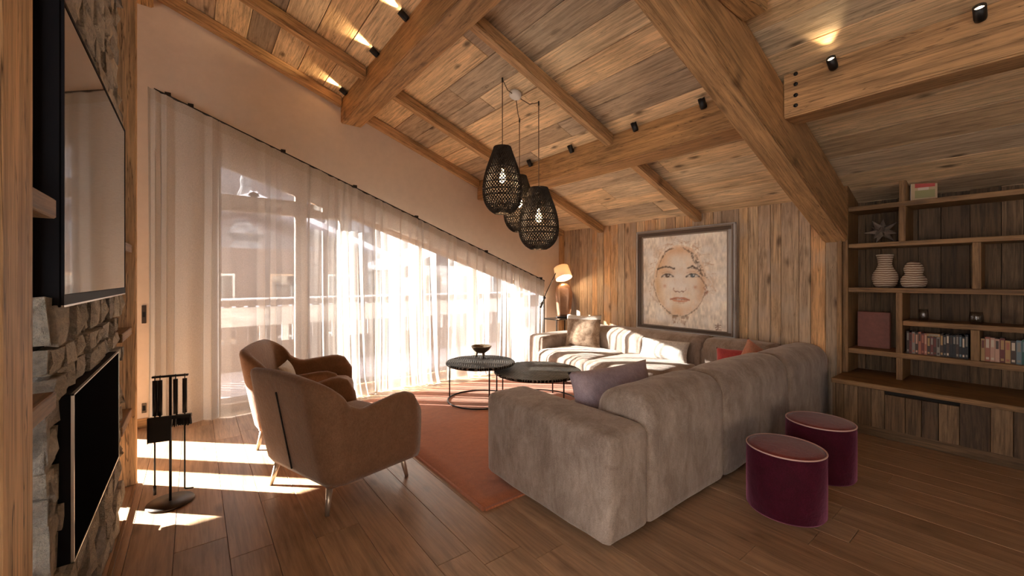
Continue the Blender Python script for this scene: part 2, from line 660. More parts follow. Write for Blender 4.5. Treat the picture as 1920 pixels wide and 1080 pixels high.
def holed_wall(name, axis, c, u0, u1, top, hu0, hu1, hz0, hz1, wname, nmull):
    """wall on an axis plane with one glazed opening"""
    bm = bmesh.new()
    def bx(a0, a1, z0, z1):
        if axis == 'y': add_box(bm, ((a0 + a1) / 2, c, (z0 + z1) / 2), (a1 - a0, 0.1, z1 - z0))
        else: add_box(bm, (c, (a0 + a1) / 2, (z0 + z1) / 2), (0.1, a1 - a0, z1 - z0))
    bx(u0, hu0, 0, top); bx(hu1, u1, 0, top); bx(hu0, hu1, 0, hz0); bx(hu0, hu1, hz1, top)
    tag(bm_obj(name, bm, PLASTER), kind='structure')
    t = empty(wname, ((hu0 + hu1) / 2, c, hz0) if axis == 'y' else (c, (hu0 + hu1) / 2, hz0), kind='structure')
    st = [hu0 + 0.03 + (hu1 - hu0 - 0.06) * k / nmull for k in range(nmull + 1)]
    def part(nm, a0, a1, d, z0, z1, m_, g):
        if axis == 'y': abox(nm, (a0, c - d, z0), (a1, c + d, z1), m_, t, g)
        else: abox(nm, (c - d, a0, z0), (c + d, a1, z1), m_, t, g)
    for p in st: part('frame_post', p - .03, p + .03, .035, hz0, hz1, FRAME_W, 'z')
    for a, b in zip(st, st[1:]): part('pane', a + .03, b - .03, .004, hz0, hz1, PANE, 'z')


holed_wall('wall_front', 'x', -3.25, -3.2, 5.35, 5.5, -1.3, 1.1, 0.3, 2.6, 'fill_window_4', 3)  # unseen window added for fill light from the left
holed_wall('wall_right', 'y', -3.25, -3.2, 5.7, 5.5, -2.4, -0.9, 0.7, 2.1, 'fill_window_3', 2)  # unseen window behind the camera, placed and sized for soft fill

# window 2: low window behind the chimney that lets the sun on to the floor
w2 = empty('window_2', (-1.56, 5.27, 0.06), kind='structure')
for a, b in ((-2.62, -2.57), (-1.55, -1.35), (-0.80, -0.77)):
    abox('frame_post', (a, 5.23, 0.06), (b, 5.31, 1.36), FRAME_W, w2, 'z', 0.004)
for a, b in ((0.06, 0.10), (1.32, 1.36)):
    abox('frame_rail', (-2.62, 5.235, a), (-0.77, 5.305, b), FRAME_W, w2, 'x', 0.004)
for a, b in ((-2.57, -1.55), (-1.35, -0.80)):
    abox('pane', (a, 5.265, 0.10), (b, 5.271, 1.32), PANE, w2)

# window 1: the big sloped glazing
w1 = empty('window_1', (2.4, 5.27, 0), kind='structure')
xs = [(0.07, 0.215), (0.915, 1.03), (1.40, 1.50), (2.40, 2.50), (3.30, 3.40), (4.10, 4.20), (4.70, 4.76)]
for a, b in xs:
    bm = bmesh.new()
    for P in ([(a, 0), (b, 0), (b, head_z(b)), (a, head_z(a))],):
        A = [bm.verts.new((p[0], 5.24, p[1])) for p in P]
        B = [bm.verts.new((p[0], 5.32, p[1])) for p in P]
        bm.faces.new(A); bm.faces.new(B[::-1])
        for i in range(4): bm.faces.new((A[i], B[i], B[(i + 1) % 4], A[(i + 1) % 4]))
    bm_obj('frame_post', bm, FRAME_W, w1)
a = math.atan(0.3256)
for (p, q) in zip(xs, xs[1:]):
    x0, x1 = p[1], q[0]
    xm = (x0 + x1) / 2
    obox('head_rail', (xm, 5.28, head_z(xm) - 0.035), (math.cos(a), 0, -math.sin(a)), (0, 1, 0), ((x1 - x0) / math.cos(a), 0.07, 0.06), FRAME_W, w1, 0.003)
    abox('sill_rail', (x0, 5.245, 0.0), (x1, 5.315, 0.075), FRAME_W, w1, 'x', 0.003)
    bm = bmesh.new()
    P = [(x0, 0.075), (x1, 0.075), (x1, head_z(x1) - .06), (x0, head_z(x0) - .06)]
    A = [bm.verts.new((p_[0], 5.277, p_[1])) for p_ in P]
    B = [bm.verts.new((p_[0], 5.283, p_[1])) for p_ in P]
    bm.faces.new(A); bm.faces.new(B[::-1])
    for i in range(4): bm.faces.new((A[i], B[i], B[(i + 1) % 4], A[(i + 1) % 4]))
    bm_obj('pane', bm, PANE, w1)
abox('transom_rail', (0.215, 5.235, 2.12), (0.915, 5.325, 2.29), FRAME_W, w1, 'x', 0.004)
abox('transom_rail', (1.03, 5.235, 2.12), (1.40, 5.325, 2.27), FRAME_W, w1, 'x', 0.004)
h = abox('handle', (1.415, 5.215, 0.84), (1.435, 5.24, 0.98), STEEL, w1, 'z', 0.004)

# ------------------------------------------------------------------ timber frame of the roof


def beam(name, lo, hi, label, grain='y', mat=BEAM_W, group=None):
    o = abox(name, lo, hi, mat, None, grain, 0.012, 2)
    return tag(o, label, 'beam', group, 'thing')


def purlin(name, x0, x1, zb, y0, y1, zf, label):
    """square purlin whose top is cut to the roof slope"""
    bm = bmesh.new()
    P = [(x0, zb), (x1, zb), (x1, zf(x1) + 0.005), (x0, zf(x0) + 0.005)]
    c = Vector(((x0 + x1) / 2, (y0 + y1) / 2, zb))
    Mt = frame_matrix(c, (0, 1, 0), (-1, 0, 0))
    Mi = Mt.inverted()
    A = [bm.verts.new(Mi @ Vector((p[0], y0, p[1]))) for p in P]
    B = [bm.verts.new(Mi @ Vector((p[0], y1, p[1]))) for p in P]
    bm.faces.new(A); bm.faces.new(B[::-1])
    for i in range(4): bm.faces.new((A[i], B[i], B[(i + 1) % 4], A[(i + 1) % 4]))
    bmesh.ops.subdivide_edges(bm, edges=[e for e in bm.edges if abs((e.verts[0].co - e.verts[1].co).x) > 1], cuts=14, use_grid_fill=True)
    for v in bm.verts:
        if v.co.z < 0.2:
            v.co.z += 0.006 * mnoise.noise(v.co * 2.3 + c)
            v.co.y += 0.006 * mnoise.noise(v.co * 2.1 - c)
    bmesh.ops.bevel(bm, geom=[e for e in bm.edges if abs((e.verts[0].co - e.verts[1].co).normalized().x) > .9 and e.calc_face_angle(0) > 1], offset=0.01, segments=2, affect='EDGES')
    o = bm_obj(name, bm, BEAM_W, None, Mt)
    return tag(o, label, 'beam', None, 'thing')


purlin('purlin', 1.40, 1.645, 3.28, 1.385, YW - 0.003, zl, 'heavy purlin with three spotlights, its cut end resting on the plaster wall')
purlin('purlin', 3.36, 3.69, 2.59, 1.385, YW - 0.003, zl, 'heavy purlin with four spotlights crossing behind the woven pendants')
p3 = purlin('purlin', 3.455, 3.69, 2.59, -1.6, 1.175, zr, 'bolted purlin with two lit spotlights running above the bookshelf side')
purlin('purlin', -0.50, -0.31, 3.985, 3.80, YW - 0.003, zl, 'short purlin end at the top of the plaster wall above the curtain')
for k, zz in enumerate((2.889, 2.815, 2.735, 2.66)):
    lathe('bolt', [(0, 0), (0.014, 0), (0.014, 0.006), (0, 0.008)], BLACK_M, p3, Matrix.Translation((3.456, 1.10, zz)) @ Matrix.Rotation(-PI / 2, 4, 'Y'), 12)


def sloped_beam(name, x0, x1, y0, y1, ztop, depth, label, mat=BEAM_W, segs=None, bev=0.01):
    """rafter following the slope; vertical cut ends; top on ztop(x); optional gaps where purlins pass"""
    segs = segs or [(x0, x1)]
    xm = (x0 + x1) / 2
    c = Vector((xm, (y0 + y1) / 2, ztop(xm) - depth / 2))
    Mt = frame_matrix(c, SD, (0, 1, 0))
    Mi = Mt.inverted()
    bm = bmesh.new()
    for a, b in segs:
        N = max(2, int((b - a) / 0.25))
        prev = None
        for i in range(N + 1):
            xx = a + (b - a) * i / N
            wob = 0.005 * mnoise.noise(Vector((xx * 3, y0, 1.7)))
            ring = [bm.verts.new(Mi @ Vector(q)) for q in ((xx, y0 + wob, ztop(xx) - depth + wob), (xx, y1 + wob, ztop(xx) - depth + wob), (xx, y1, ztop(xx)), (xx, y0, ztop(xx)))]
            if prev:
                for k in range(4):
                    bm.faces.new((prev[k], prev[(k + 1) % 4], ring[(k + 1) % 4], ring[k]))
            else:
                bm.faces.new(ring)
            prev = ring
        bm.faces.new(prev[::-1])
    bmesh.ops.recalc_face_normals(bm, faces=bm.faces[:])
    bmesh.ops.bevel(bm, geom=[e for e in bm.edges if len(e.link_faces) == 2 and e.calc_face_angle(0) > 1], offset=bev, segments=2, affect='EDGES')
    o = bm_obj(name, bm, mat, None, Mt)
    return tag(o, label, 'beam', None, 'thing')


SEGL = [(-1.3, -0.51), (-0.30, 1.39), (1.655, 3.35), (3.70, 5.10)]
sloped_beam('rafter', -1.3, 5.10, 5.115, 5.197, zl, 0.115, 'thin rafter running tight along the top of the plaster wall', segs=SEGL)
sloped_beam('rafter', -1.3, 5.10, 4.235, 4.34, zl, 0.115, 'slim rafter between the plaster wall and the pendant lamps', segs=SEGL)
sloped_beam('rafter', -1.3, 5.10, 2.655, 2.755, zl, 0.115, 'slim rafter descending to the wall above the framed portrait', segs=SEGL)
sloped_beam('principal_beam', -1.3, 5.11, 1.18, 1.375, lambda xx: zl(xx) + 0.02, 0.495, 'massive sloping principal beam reaching down to the bookshelf corner', bev=0.014)
beam('collar_beam', (-1.0, 1.03, 3.04), (2.78, 1.176, 3.19), 'horizontal collar beam end beside the massive principal beam', 'x')

# ------------------------------------------------------------------ chimney with fireplace
CX = -0.335
fire = empty('fireplace', (-0.55, 2.5, 0), label='grey split stone chimney breast with black glass fireplace and television', cat='fireplace')
FY0, FY1, FZ0, FZ1 = 1.972, 2.998, 0.455, 1.017
bm = bmesh.new()
add_box(bm, (-0.60, 2.535, 2.05), (0.43, 1.40, 4.1))
bm_obj('masonry_core', bm, MORTAR, fire)


def stone(c, nrm, along, w, hgt, dep):
    bm = bmesh.new()
    add_box(bm, (0, 0, 0), (w, hgt, dep))
    for v in bm.verts:
        k = 0.13 * min(w, hgt)
        v.co.x += random.uniform(-k, k * .2) * (1 if v.co.x > 0 else -1)
        v.co.y += random.uniform(-k, k * .2) * (1 if v.co.y > 0 else -1)
    front = [f for f in bm.faces if f.calc_center_median().z > dep * .4]
    r = bmesh.ops.inset_individual(bm, faces=front, thickness=min(w, hgt) * 0.16, depth=0)
    bmesh.ops.subdivide_edges(bm, edges=front[0].edges[:], cuts=1, use_grid_fill=True)
    for v in bm.verts:
        if v.co.z > 0:
            edge = abs(v.co.x) > w * .40 or abs(v.co.y) > hgt * .40
            v.co.z += random.uniform(-0.016, -0.002) if edge else random.uniform(-0.006, 0.016)
    return bm_obj('stone', bm, STONE, fire, frame_matrix(c, along, Vector(nrm).cross(Vector(along))))


def rects_minus(y0, y1, z0, z1, holes):
    """true when rect keeps clear of the holes"""
    for a, b, c, d in holes:
        if y1 > a and y0 < b and z1 > c and z0 < d: return False
    return True


holes = [(FY0, FY1, FZ0, FZ1), (1.70, 3.30, 1.325, 2.25)]
z = 0.005
nst = 0
while z < 4.1:
    hh = random.choice((.085, .11, .13, .15)) if z < 1.35 else random.choice((.09, .11, .13, .16))
    # snap course heights at hole borders
    for zz in (FZ0, FZ1, 1.325, 2.25):
        if z < zz - 0.02 and z + hh > zz - 0.035: hh = zz - z
    y = 1.81
    while y < 3.265:
        ww = random.choice((.08, .12, .16, .20, .25)) * (1.0 if z < 1.35 else 1.1)
        for yy in (FY0, FY1):
            if y < yy - 0.01 and y + ww > yy - 0.04: ww = yy - y
        if y + ww > 3.21: ww = 3.27 - y
        if rects_minus(y + .01, y + ww - .01, z + .01, z + hh - .01, holes):
            d = random.uniform(-0.014, 0.014)
            stone((-0.365 + d, y + ww / 2, z + hh / 2), (1, 0, 0), (0, 1, 0), ww - 0.008, hh - 0.008, 0.06)
            nst += 1
        y += ww
    z += hh
z = 0.005
while z < 1.32:
    hh = random.choice((.08, .10, .13, .16))
    x = -0.80
    while x < -0.345:
        ww = random.choice((.14, .2, .26))
        if x + ww > -0.40: ww = -0.335 - x
        stone((x + ww / 2, 1.832 + random.uniform(-.012, .012), z + hh / 2), (0, -1, 0), (1, 0, 0), ww - .008, hh - .008, 0.055)
        nst += 1
        x += ww
    z += hh

# firebox: black glass front with thin steel edge
ff = abox('firebox', (-0.375, FY0, FZ0), (-0.325, FY1, FZ1), HOUSING, fire, 'y', 0.002)
abox('glass_front', (-0.325, FY0 + .008, FZ0 + .008), (-0.319, FY1 - .008, FZ1 - .008), FIREGLASS, ff, 'y')
for lo, hi in (((FY0, FZ0), (FY1, FZ0 + .005)), ((FY0, FZ1 - .005), (FY1, FZ1)), ((FY0, FZ0), (FY0 + .005, FZ1)), ((FY1 - .005, FZ0), (FY1, FZ1))):
    abox('steel_edge', (-0.325, lo[0], lo[1]), (-0.317, hi[0], hi[1]), STEEL, ff, 'y')
# hearth strip on the floor
abox('hearth_board', (-0.80, 1.2, 0.0), (-0.325, 3.80, 0.012), FLOOR_W, fire, 'y', 0.002)
abox('hearth_edge', (-0.325, 1.2, 0.0), (-0.308, 3.80, 0.016), SHELF_W, fire, 'y', 0.002)

tv = empty('television', (-0.35, 2.56, 1.312), label='large wall television on the stone chimney reflecting the curtains', cat='television')
abox('housing', (-0.386, 1.853, 1.312), (-0.326, 3.272, 2.265), HOUSING, tv, 'y', 0.004)
abox('screen', (-0.326, 1.866, 1.352), (-0.3215, 3.259, 2.252), SCREEN, tv, 'y')
for lo, hi in (((1.853, 1.312), (3.272, 1.318)), ((1.853, 2.254), (3.272, 2.265)), ((1.853, 1.312), (1.860, 2.265)), ((3.265, 1.312), (3.272, 2.265))):
    abox('bezel', (-0.326, lo[0], lo[1]), (-0.3195, hi[0], hi[1]), STEEL if lo[1] < 2 and hi[1] < 2.26 and lo[0] < 3 else HOUSING, tv, 'y')
abox('lower_bezel', (-0.326, 1.860, 1.318), (-0.320, 3.265, 1.350), HOUSING, tv, 'y')

# shelf units either side of the chimney
def niche(y0, y1, post0, post1, xf, lab):
    t = empty('niche_shelf', (-0.5, (y0 + y1) / 2, 0), label=lab, cat='shelf')
    abox('side_panel', (-0.69, post0, 0.013), (-0.31, post1, 4.1 if post0 > 3 else 3.68), POST_W, t, 'z', 0.006)
    for zt_, th in ((1.628, .056), (1.078, .05), (0.535, .055)):
        abox('shelf', (-0.69, y0, zt_ - th), (xf, y1, zt_), SHELF_W, t, 'y', 0.004)
    return t


niche(3.275, 3.739, 3.74, 3.785, -0.332, 'narrow open wooden shelf between stone chimney and window')
niche(1.502, 1.732, 1.295, 1.50, -0.314, 'near wooden shelf post with thick ledges before the television')
dish = lathe('dish', [(0, 0), (0.03, 0), (0.055, 0.018), (0.06, 0.03), (0.054, 0.03), (0.045, 0.016), (0, 0.012)], BLACK_M, None, Matrix.Translation((-0.42, 1.66, 1.079)), 20)
tag(dish, 'small dark dish lying on the wooden ledge beside stone chimney', 'dish')

# switches on the plaster wall
for zc, nm, lab in ((1.065, 'light_switch', 'dark narrow light switch on plaster beside the curtain edge'), (0.18, 'wall_socket', 'dark wall socket low on plaster above the baseboard')):
    t = empty(nm, (-0.378, YW, zc), label=lab, cat='switch')
    abox('plate', (-0.395, YW - 0.012, zc - 0.085 if zc > .5 else zc - 0.045), (-0.362, YW - 0.001, zc + 0.085 if zc > .5 else zc + 0.045), BRONZE_M, t, 'z', 0.002)
    abox('rocker', (-0.389, YW - 0.016, zc - 0.025), (-0.368, YW - 0.012, zc + 0.025), HOUSING, t, 'z', 0.002)

# ------------------------------------------------------------------ curtains and rod
rod = empty('curtain_rod', (2.1, 5.05, rod_z(2.1)), label='thin black curtain rod sloping down along the plaster wall', cat='curtain rod')
tube('rod', [(x_, 5.05, rod_z(x_)) for x_ in np.linspace(-0.30, 4.58, 40)], 0.0095, BLACK_M, rod, 8)
for xb in (-0.20, -0.03, 0.76, 1.52, 2.31, 3.42, 4.5):
    b = bmesh.new()
    add_box(b, (xb, 5.125, rod_z(xb) + 0.018), (0.03, 0.15, 0.014))
    add_box(b, (xb, 5.05, rod_z(xb) + 0.012), (0.045, 0.03, 0.034))
    add_box(b, (xb, 5.192, rod_z(xb) + 0.018), (0.04, 0.014, 0.07))
    bm_obj('bracket', b, BLACK_M, rod)


def curtain(x0, x1, lam, amp, seed, label, gather=0.0, floor_drop=0.0, rip=1.0):
    r = random.Random(seed)
    t = empty('sheer_curtain', ((x0 + x1) / 2, 5.05, 0), label=label, cat='curtain')
    nfold = max(3, int((x1 - x0) / lam))
    nx = nfold * 14
    # irregular fold phase
    ph = [0.0]
    for i in range(nx):
        ph.append(ph[-1] + 2 * PI / 14 * (1 + 0.55 * math.sin(i * 0.13 + seed) + 0.35 * math.sin(i * 0.041 + 2 * seed)))
    am = [amp * (0.55 + 0.6 * abs(math.sin(i * 0.057 + seed * 1.3)) + 0.25 * math.sin(i * 0.021 + seed)) for i in range(nx + 1)]

    def grid(za, zb, nz, off, top=False):
        verts, faces = [], []
        for j in range(nz + 1):
            f = j / nz
            for i in range(nx + 1):
                u = i / nx
                X = x0 + (x1 - x0) * u
                zt_ = rod_z(X) - 0.0115
                zlo = 0.008 + (0 if za is None else 0)
                Z = zt_ + (zlo - zt_) * f if za is None else zt_ - za - (zb - za) * f
                d = min(1.0, max(0.0, (zt_ - Z) / max(zt_, .1)))
                A = am[i] * (0.34 + 0.85 * d ** 0.7)
                sway = 0.05 * rip * d * math.sin(i * 0.05 + seed + 2.2 * d)
                Y = 5.045 + A * math.sin(ph[i] + 0.9 * rip * d * math.sin(i * 0.03 + seed)) + off
                xx = X + 0.35 * A * math.sin(2 * ph[i] + 0.5) + sway * 0.5
                if d > 0.9 and floor_drop:
                    k = (d - 0.9) / 0.1
                    Y -= floor_drop * k * k * (0.5 + 0.5 * math.sin(i * 0.09 + seed))
                xx = min(max(xx, x0 - 0.03), x1 + 0.03)
                verts.append((xx, min(Y, 5.178), Z))
        for j in range(nz):
            for i in range(nx):
                a = j * (nx + 1) + i
                faces.append((a, a + 1, a + nx + 2, a + nx + 1))
        return verts, faces

    V, F_ = grid(None, None, 26, 0.0)
    me = bpy.data.meshes.new('fabric')
    me.from_pydata(V, [], F_)
    link_mesh('fabric', me, Matrix(), SHEER, t, True)
    V, F_ = grid(-0.004, 0.095, 3, -0.006)
    me = bpy.data.meshes.new('header_tape')
    me.from_pydata(V, [], F_)
    link_mesh('header_tape', me, Matrix(), SHEER_B, t, True)
    return t


curtain(-0.345, 0.205, 0.115, 0.030, 1, 'first sheer curtain panel hanging over the plaster beside the chimney', rip=0.4)
curtain(0.19, 1.02, 0.135, 0.022, 2, 'flat sheer curtain panel over the glass door behind the armchairs', rip=0.25)
curtain(1.00, 2.10, 0.125, 0.050, 3, 'full sheer curtain panel behind the far armchair front', floor_drop=0.10)
curtain(2.08, 3.10, 0.12, 0.050, 4, 'sunlit sheer curtain panel behind the round coffee tables', floor_drop=0.06)
curtain(3.08, 3.95, 0.12, 0.048, 5, 'sunlit sheer curtain panel behind the far sofa arm', floor_drop=0.04)
curtain(3.93, 4.58, 0.11, 0.042, 6, 'short low sheer curtain panel beside the floor lamp', floor_drop=0.0)

# ------------------------------------------------------------------ outside
SNOW = plain('snow', (.50, .48, .53), 0.8, 0, 0.2, 0.4, 6, 0.05)
CHALET = wood('chalet_boards', [(.10, .062, .05)], 0.8, 0.6, 0.3)
PINE = plain('snowy_pine', (.16, .155, .165), 0.9, 0, 0.2, 0.8, 8, 0.5)
tag(abox('snow_ground', (-40, 9.0, -3.2), (50, 60, -3.0), SNOW), 'snow covered slope beyond the balcony', 'snow', kind='structure')
HILLM = plain('snowy_forest_hill', (.085, .075, .08), 0.95, 0, 0.1, 0.8, 1.2, 0.45)
bm = bmesh.new()
hv = []
for j in range(13):
    hv.append([bm.verts.new((-70 + 9 * i, 32 + 4 * j, -3.2 + 36 * (j / 12) ** 1.05 + 1.6 * mnoise.noise(Vector((i * .7, j * .6, 3))))) for i in range(19)])
for j in range(12):
    for i in range(18): bm.faces.new((hv[j][i], hv[j][i + 1], hv[j + 1][i + 1], hv[j + 1][i]))
tag(bm_obj('hill', bm, HILLM, None, None, True), kind='structure')
dk = empty('balcony_deck', (2, 6.5, -0.1), label='snowy timber balcony deck outside the window', cat='balcony', kind='structure')
for k in range(14):
    abox('plank', (-3.5, 5.36 + k * 0.165, -0.12), (6.5, 5.52 + k * 0.165, -0.08), CHALET, dk, 'x')
abox('snow_cover', (-3.5, 6.0, -0.08), (6.5, 7.6, -0.03), plain('shade_toned_snow', (.26, .235, .26), 0.85, 0, 0.2, 0.5, 7, 0.12), dk)  # deck snow in dark lavender: its shade is put into the colour
fin = tag(abox('added_sun_fin', (-0.02, 5.36, -0.1), (0.06, 6.03, 3.6), CHALET, None, 'z'), kind='structure')  # unseen fin, added to keep the sun off the left curtains
rl = empty('balcony_railing', (1.5, 7.62, -0.1), label='dark wooden balcony railing with cut out slats and snowy handrail outside', cat='railing')
SHIFT = 0.0
for k in range(46):
    xa = -1.2 + k * 0.155
    abox('slat', (xa, 7.60, -0.08), (xa + (0.145 if k % 1 else 0.10), 7.63, 0.98), CHALET, rl, 'z')
abox('rail', (-1.3, 7.56, 0.98), (6.2, 7.68, 1.06), CHALET, rl, 'x')
abox('panel_board', (-1.3, 7.59, 0.66), (6.2, 7.598, 0.96), CHALET, rl, 'x')
abox('panel_board', (-1.3, 7.59, -0.08), (6.2, 7.598, 0.40), CHALET, rl, 'x')
abox('snow_cap', (-1.3, 7.57, 1.06), (6.2, 7.67, 1.10), SNOW, rl, 'x', 0.015)


def chalet(cx, cy, w, d, z0, hw, lab):
    t = empty('chalet', (cx, cy, z0), label=lab, cat='house')
    b = bmesh.new()
    add_box(b, (cx, cy, z0 + hw / 2), (w, d, hw))
    bm_obj('walls', b, CHALET, t)
    for s in (-1, 1):
        ang = 0.38 * s
        obox('roof', (cx + s * w * 0.29, cy, z0 + hw + w * 0.11), (math.cos(ang), 0, -math.sin(ang)), (0, 1, 0), (w * 0.66, d * 1.15, 0.22), SNOW, t)
    for k in range(4):
        xx = cx - w * 0.36 + k * w * 0.24
        for zz in (z0 + 0.9, z0 + 3.4):
            f = abox('window', (xx - .5, cy - d / 2 - .06, zz), (xx + .5, cy - d / 2 - .005, zz + 1.2), FRAME_W, t)
            abox('pane', (xx - .42, cy - d / 2 - .075, zz + .08), (xx + .42, cy - d / 2 - .061, zz + 1.12), SCREEN, f)
    abox('balcony_front', (cx - w * .48, cy - d / 2 - 1.0, z0 + 2.5), (cx + w * .48, cy - d / 2 - .9, z0 + 3.3), CHALET, t)
    abox('balcony_snow', (cx - w * .48, cy - d / 2 - 1.05, z0 + 3.3), (cx + w * .48, cy - d / 2 - .85, z0 + 3.46), SNOW, t)
    return t


chalet(1.8, 22, 9, 6, -3.0, 5.6, 'brown timber chalet with snowy balcony seen through the sheer curtain')
chalet(15, 26, 10, 7, -3.0, 5.2, 'second timber chalet farther right behind the sunlit curtains')
for k, (tx, ty, th) in enumerate(((-6, 30, 10), (-2.5, 33, 12), (3, 36, 13), (7.5, 30, 11), (11, 36, 14), (20, 34, 12), (26, 36, 13), (-9, 36, 13))):
    t = empty('pine_tree', (tx, ty, -3.0), label=('dusky pine tree, %s from the left in the row behind the chalets' % ('second', 'third', 'fourth', 'fifth', 'sixth', 'seventh', 'last', 'first')[k]), cat='tree', group='pines beyond the balcony')
    b = bmesh.new()
    add_tube(b, [(tx, ty, -3.0), (tx, ty, -3.0 + th * 0.95)], [0.22, 0.03], 8)
    bm_obj('trunk', b, CHALET, t)
    prof = []
    for j in range(9):
        f = j / 9
        prof += [(th * 0.19 * (1 - f) + .1, th * (0.08 + 0.92 * f)), (th * 0.10 * (1 - f) + .05, th * (0.08 + 0.92 * (f + 0.07)))]
    prof.append((0.001, th))
    lathe('foliage', [(0, th * .1)] + prof, PINE, t, Matrix.Translation((tx, ty, -3.0)), 14, False)

# ------------------------------------------------------------------ rug
RUG = NT('rust_wool_rug')
tc = RUG.new('ShaderNodeTexCoord')
v = tc.outputs['Object']
n1 = RUG.noise(RUG.mapping(v, (1, 3, 1)), 3, 5, 0.6)
n2 = RUG.noise(RUG.mapping(v, (120, 420, 1)), 1.0, 2)
n3 = RUG.noise(v, 22, 4, 0.7)
c = RUG.mix(n1, (.40, .115, .038, 1), (.50, .165, .065, 1))
c = RUG.mul(c, RUG.ramp(n2, [(.3, G(.7)), (.7, G(1.2))]))
c = RUG.mul(c, RUG.ramp(n3, [(.3, G(.85)), (.7, G(1.12))]))
RUG.l(c, RUG.b.inputs['Base Color'])
RUG.b.inputs['Roughness'].default_value = 0.95
RUG.b.inputs['Sheen Weight'].default_value = 0.2
RUG.l(RUG.bump(n2, 0.5, 0.004), RUG.b.inputs['Normal'])
rg = empty('area_rug', (2.8, 3.4, 0), label='rust orange woven area rug under the coffee tables and sofa', cat='rug')
bm = bmesh.new()
add_box(bm, (2.85, 3.405, 0.007), (2.92, 2.67, 0.012))
bmesh.ops.subdivide_edges(bm, edges=bm.edges[:], cuts=24, use_grid_fill=True)
for vv in bm.verts:
    if vv.co.z > 0.01: vv.co.z += 0.0022 * mnoise.noise(vv.co * 3.1)
bm_obj('pile', bm, RUG.m, rg, None, True)
for lo, hi in (((1.372, 2.065), (1.388, 4.745)), ((1.388, 2.052), (4.31, 2.069))):
    abox('border', (*lo, 0.001), (*hi, 0.0145), RUG.m, rg)

# ------------------------------------------------------------------ sofa
SOFA = fabric('taupe_velvet', (.42, .335, .28), (.26, .195, .155), 0.35, 300, 0.85, 0.2, 7.0, (1, 1, .55), (1.0, .93, .88))
sofa = empty('corner_sofa', (3.3, 2.0, 0), label='large taupe velvet corner sofa with low rounded backs and wide arms', cat='sofa')
rbox('arm', (1.64, 1.335, 0.035), (1.985, 2.42, 0.60), (.05, .035, .05), SOFA, sofa, puff=0.012, wrinkle=0.006)
rbox('backrest', (1.99, 1.335, 0.035), (2.872, 1.72, 0.735), (.03, .15, .14), SOFA, sofa, puff=0.015, wrinkle=0.008)
rbox('backrest', (2.876, 1.335, 0.035), (4.05, 1.72, 0.735), (.03, .15, .14), SOFA, sofa, puff=0.015, wrinkle=0.008)
rbox('corner_backrest', (4.054, 1.335, 0.035), (5.095, 1.72, 0.725), (.03, .15, .14), SOFA, sofa, puff=0.012, wrinkle=0.008)
rbox('backrest', (4.68, 1.724, 0.035), (5.095, 2.455, 0.70), (.13, .03, .13), SOFA, sofa, puff=0.012, wrinkle=0.008)
rbox('backrest', (4.66, 2.46, 0.035), (5.095, 4.10, 0.70), (.13, .03, .13), SOFA, sofa, puff=0.012, wrinkle=0.012)
rbox('backrest', (4.66, 4.105, 0.035), (5.095, 4.375, 0.69), (.11, .03, .12), SOFA, sofa, puff=0.01, wrinkle=0.008)
rbox('arm', (3.95, 4.385, 0.035), (5.095, 4.70, 0.575), (.03, .045, .05), SOFA, sofa, puff=0.01, wrinkle=0.005)
rbox('seat', (1.99, 1.724, 0.06), (3.05, 2.43, 0.40), 0.07, SOFA, sofa, puff=0.02, wrinkle=0.008)
rbox('seat', (3.055, 1.724, 0.06), (4.0, 2.43, 0.40), 0.07, SOFA, sofa, puff=0.02, wrinkle=0.008)
rbox('corner_seat', (4.004, 1.724, 0.06), (4.675, 2.44, 0.40), 0.06, SOFA, sofa, puff=0.015)
rbox('seat', (3.70, 2.445, 0.06), (4.655, 3.42, 0.415), 0.08, SOFA, sofa, puff=0.03, wrinkle=0.012)
rbox('seat', (3.80, 3.425, 0.06), (4.655, 4.378, 0.405), 0.08, SOFA, sofa, puff=0.025, wrinkle=0.012)
bm = bmesh.new()
add_box(bm, (3.35, 1.9, 0.032), (3.2, 0.8, 0.028))
add_box(bm, (4.45, 3.5, 0.032), (0.95, 2.2, 0.028))
bm_obj('plinth', bm, DARK, sofa)


def pillow(name, w, h, t, M, mat, label, group=None, cat='cushion', n=22, pinch=0.07, border=None):
    root = None
    bm = bmesh.new()
    sides = []
    for s in (1, -1):
        g = []
        for j in range(n + 1):
            rowv = []
            for i in range(n + 1):
                u, v_ = -1 + 2 * i / n, -1 + 2 * j / n
                th = t / 2 * (max(0, 1 - abs(u) ** 2.6) ** 0.55) * (max(0, 1 - abs(v_) ** 2.6) ** 0.55)
                X = w / 2 * u * (1 - pinch * (1 - v_ * v_))
                Z = h / 2 * v_ * (1 - pinch * (1 - u * u))
                th += 0.006 * mnoise.noise(Vector((X * 9, Z * 9, s * 3 + w * 10))) * (1 if abs(u) < .95 and abs(v_) < .95 else 0)
                if s == -1 and (i in (0, n) or j in (0, n)):
                    rowv.append(sides[0][j][i])
                else:
                    rowv.append(bm.verts.new((X, -s * th, Z)))
            g.append(rowv)
        sides.append(g)
    for g in sides:
        for j in range(n):
            for i in range(n):
                bm.faces.new((g[j][i], g[j][i + 1], g[j + 1][i + 1], g[j + 1][i]))
    if border:
        for f in bm.faces:
            if f.calc_center_median().z > h * .34: f.material_index = 1
        mat = [mat, border]
    o = bm_obj(name, bm, mat, None, M, True)
    tag(o, label, cat, group)
    return o


def RT(x_, y_, z_, rz=0, rx=0, ry=0):
    return Matrix.Translation((x_, y_, z_)) @ Matrix.Rotation(rz, 4, 'Z') @ Matrix.Rotation(ry, 4, 'Y') @ Matrix.Rotation(rx, 4, 'X')


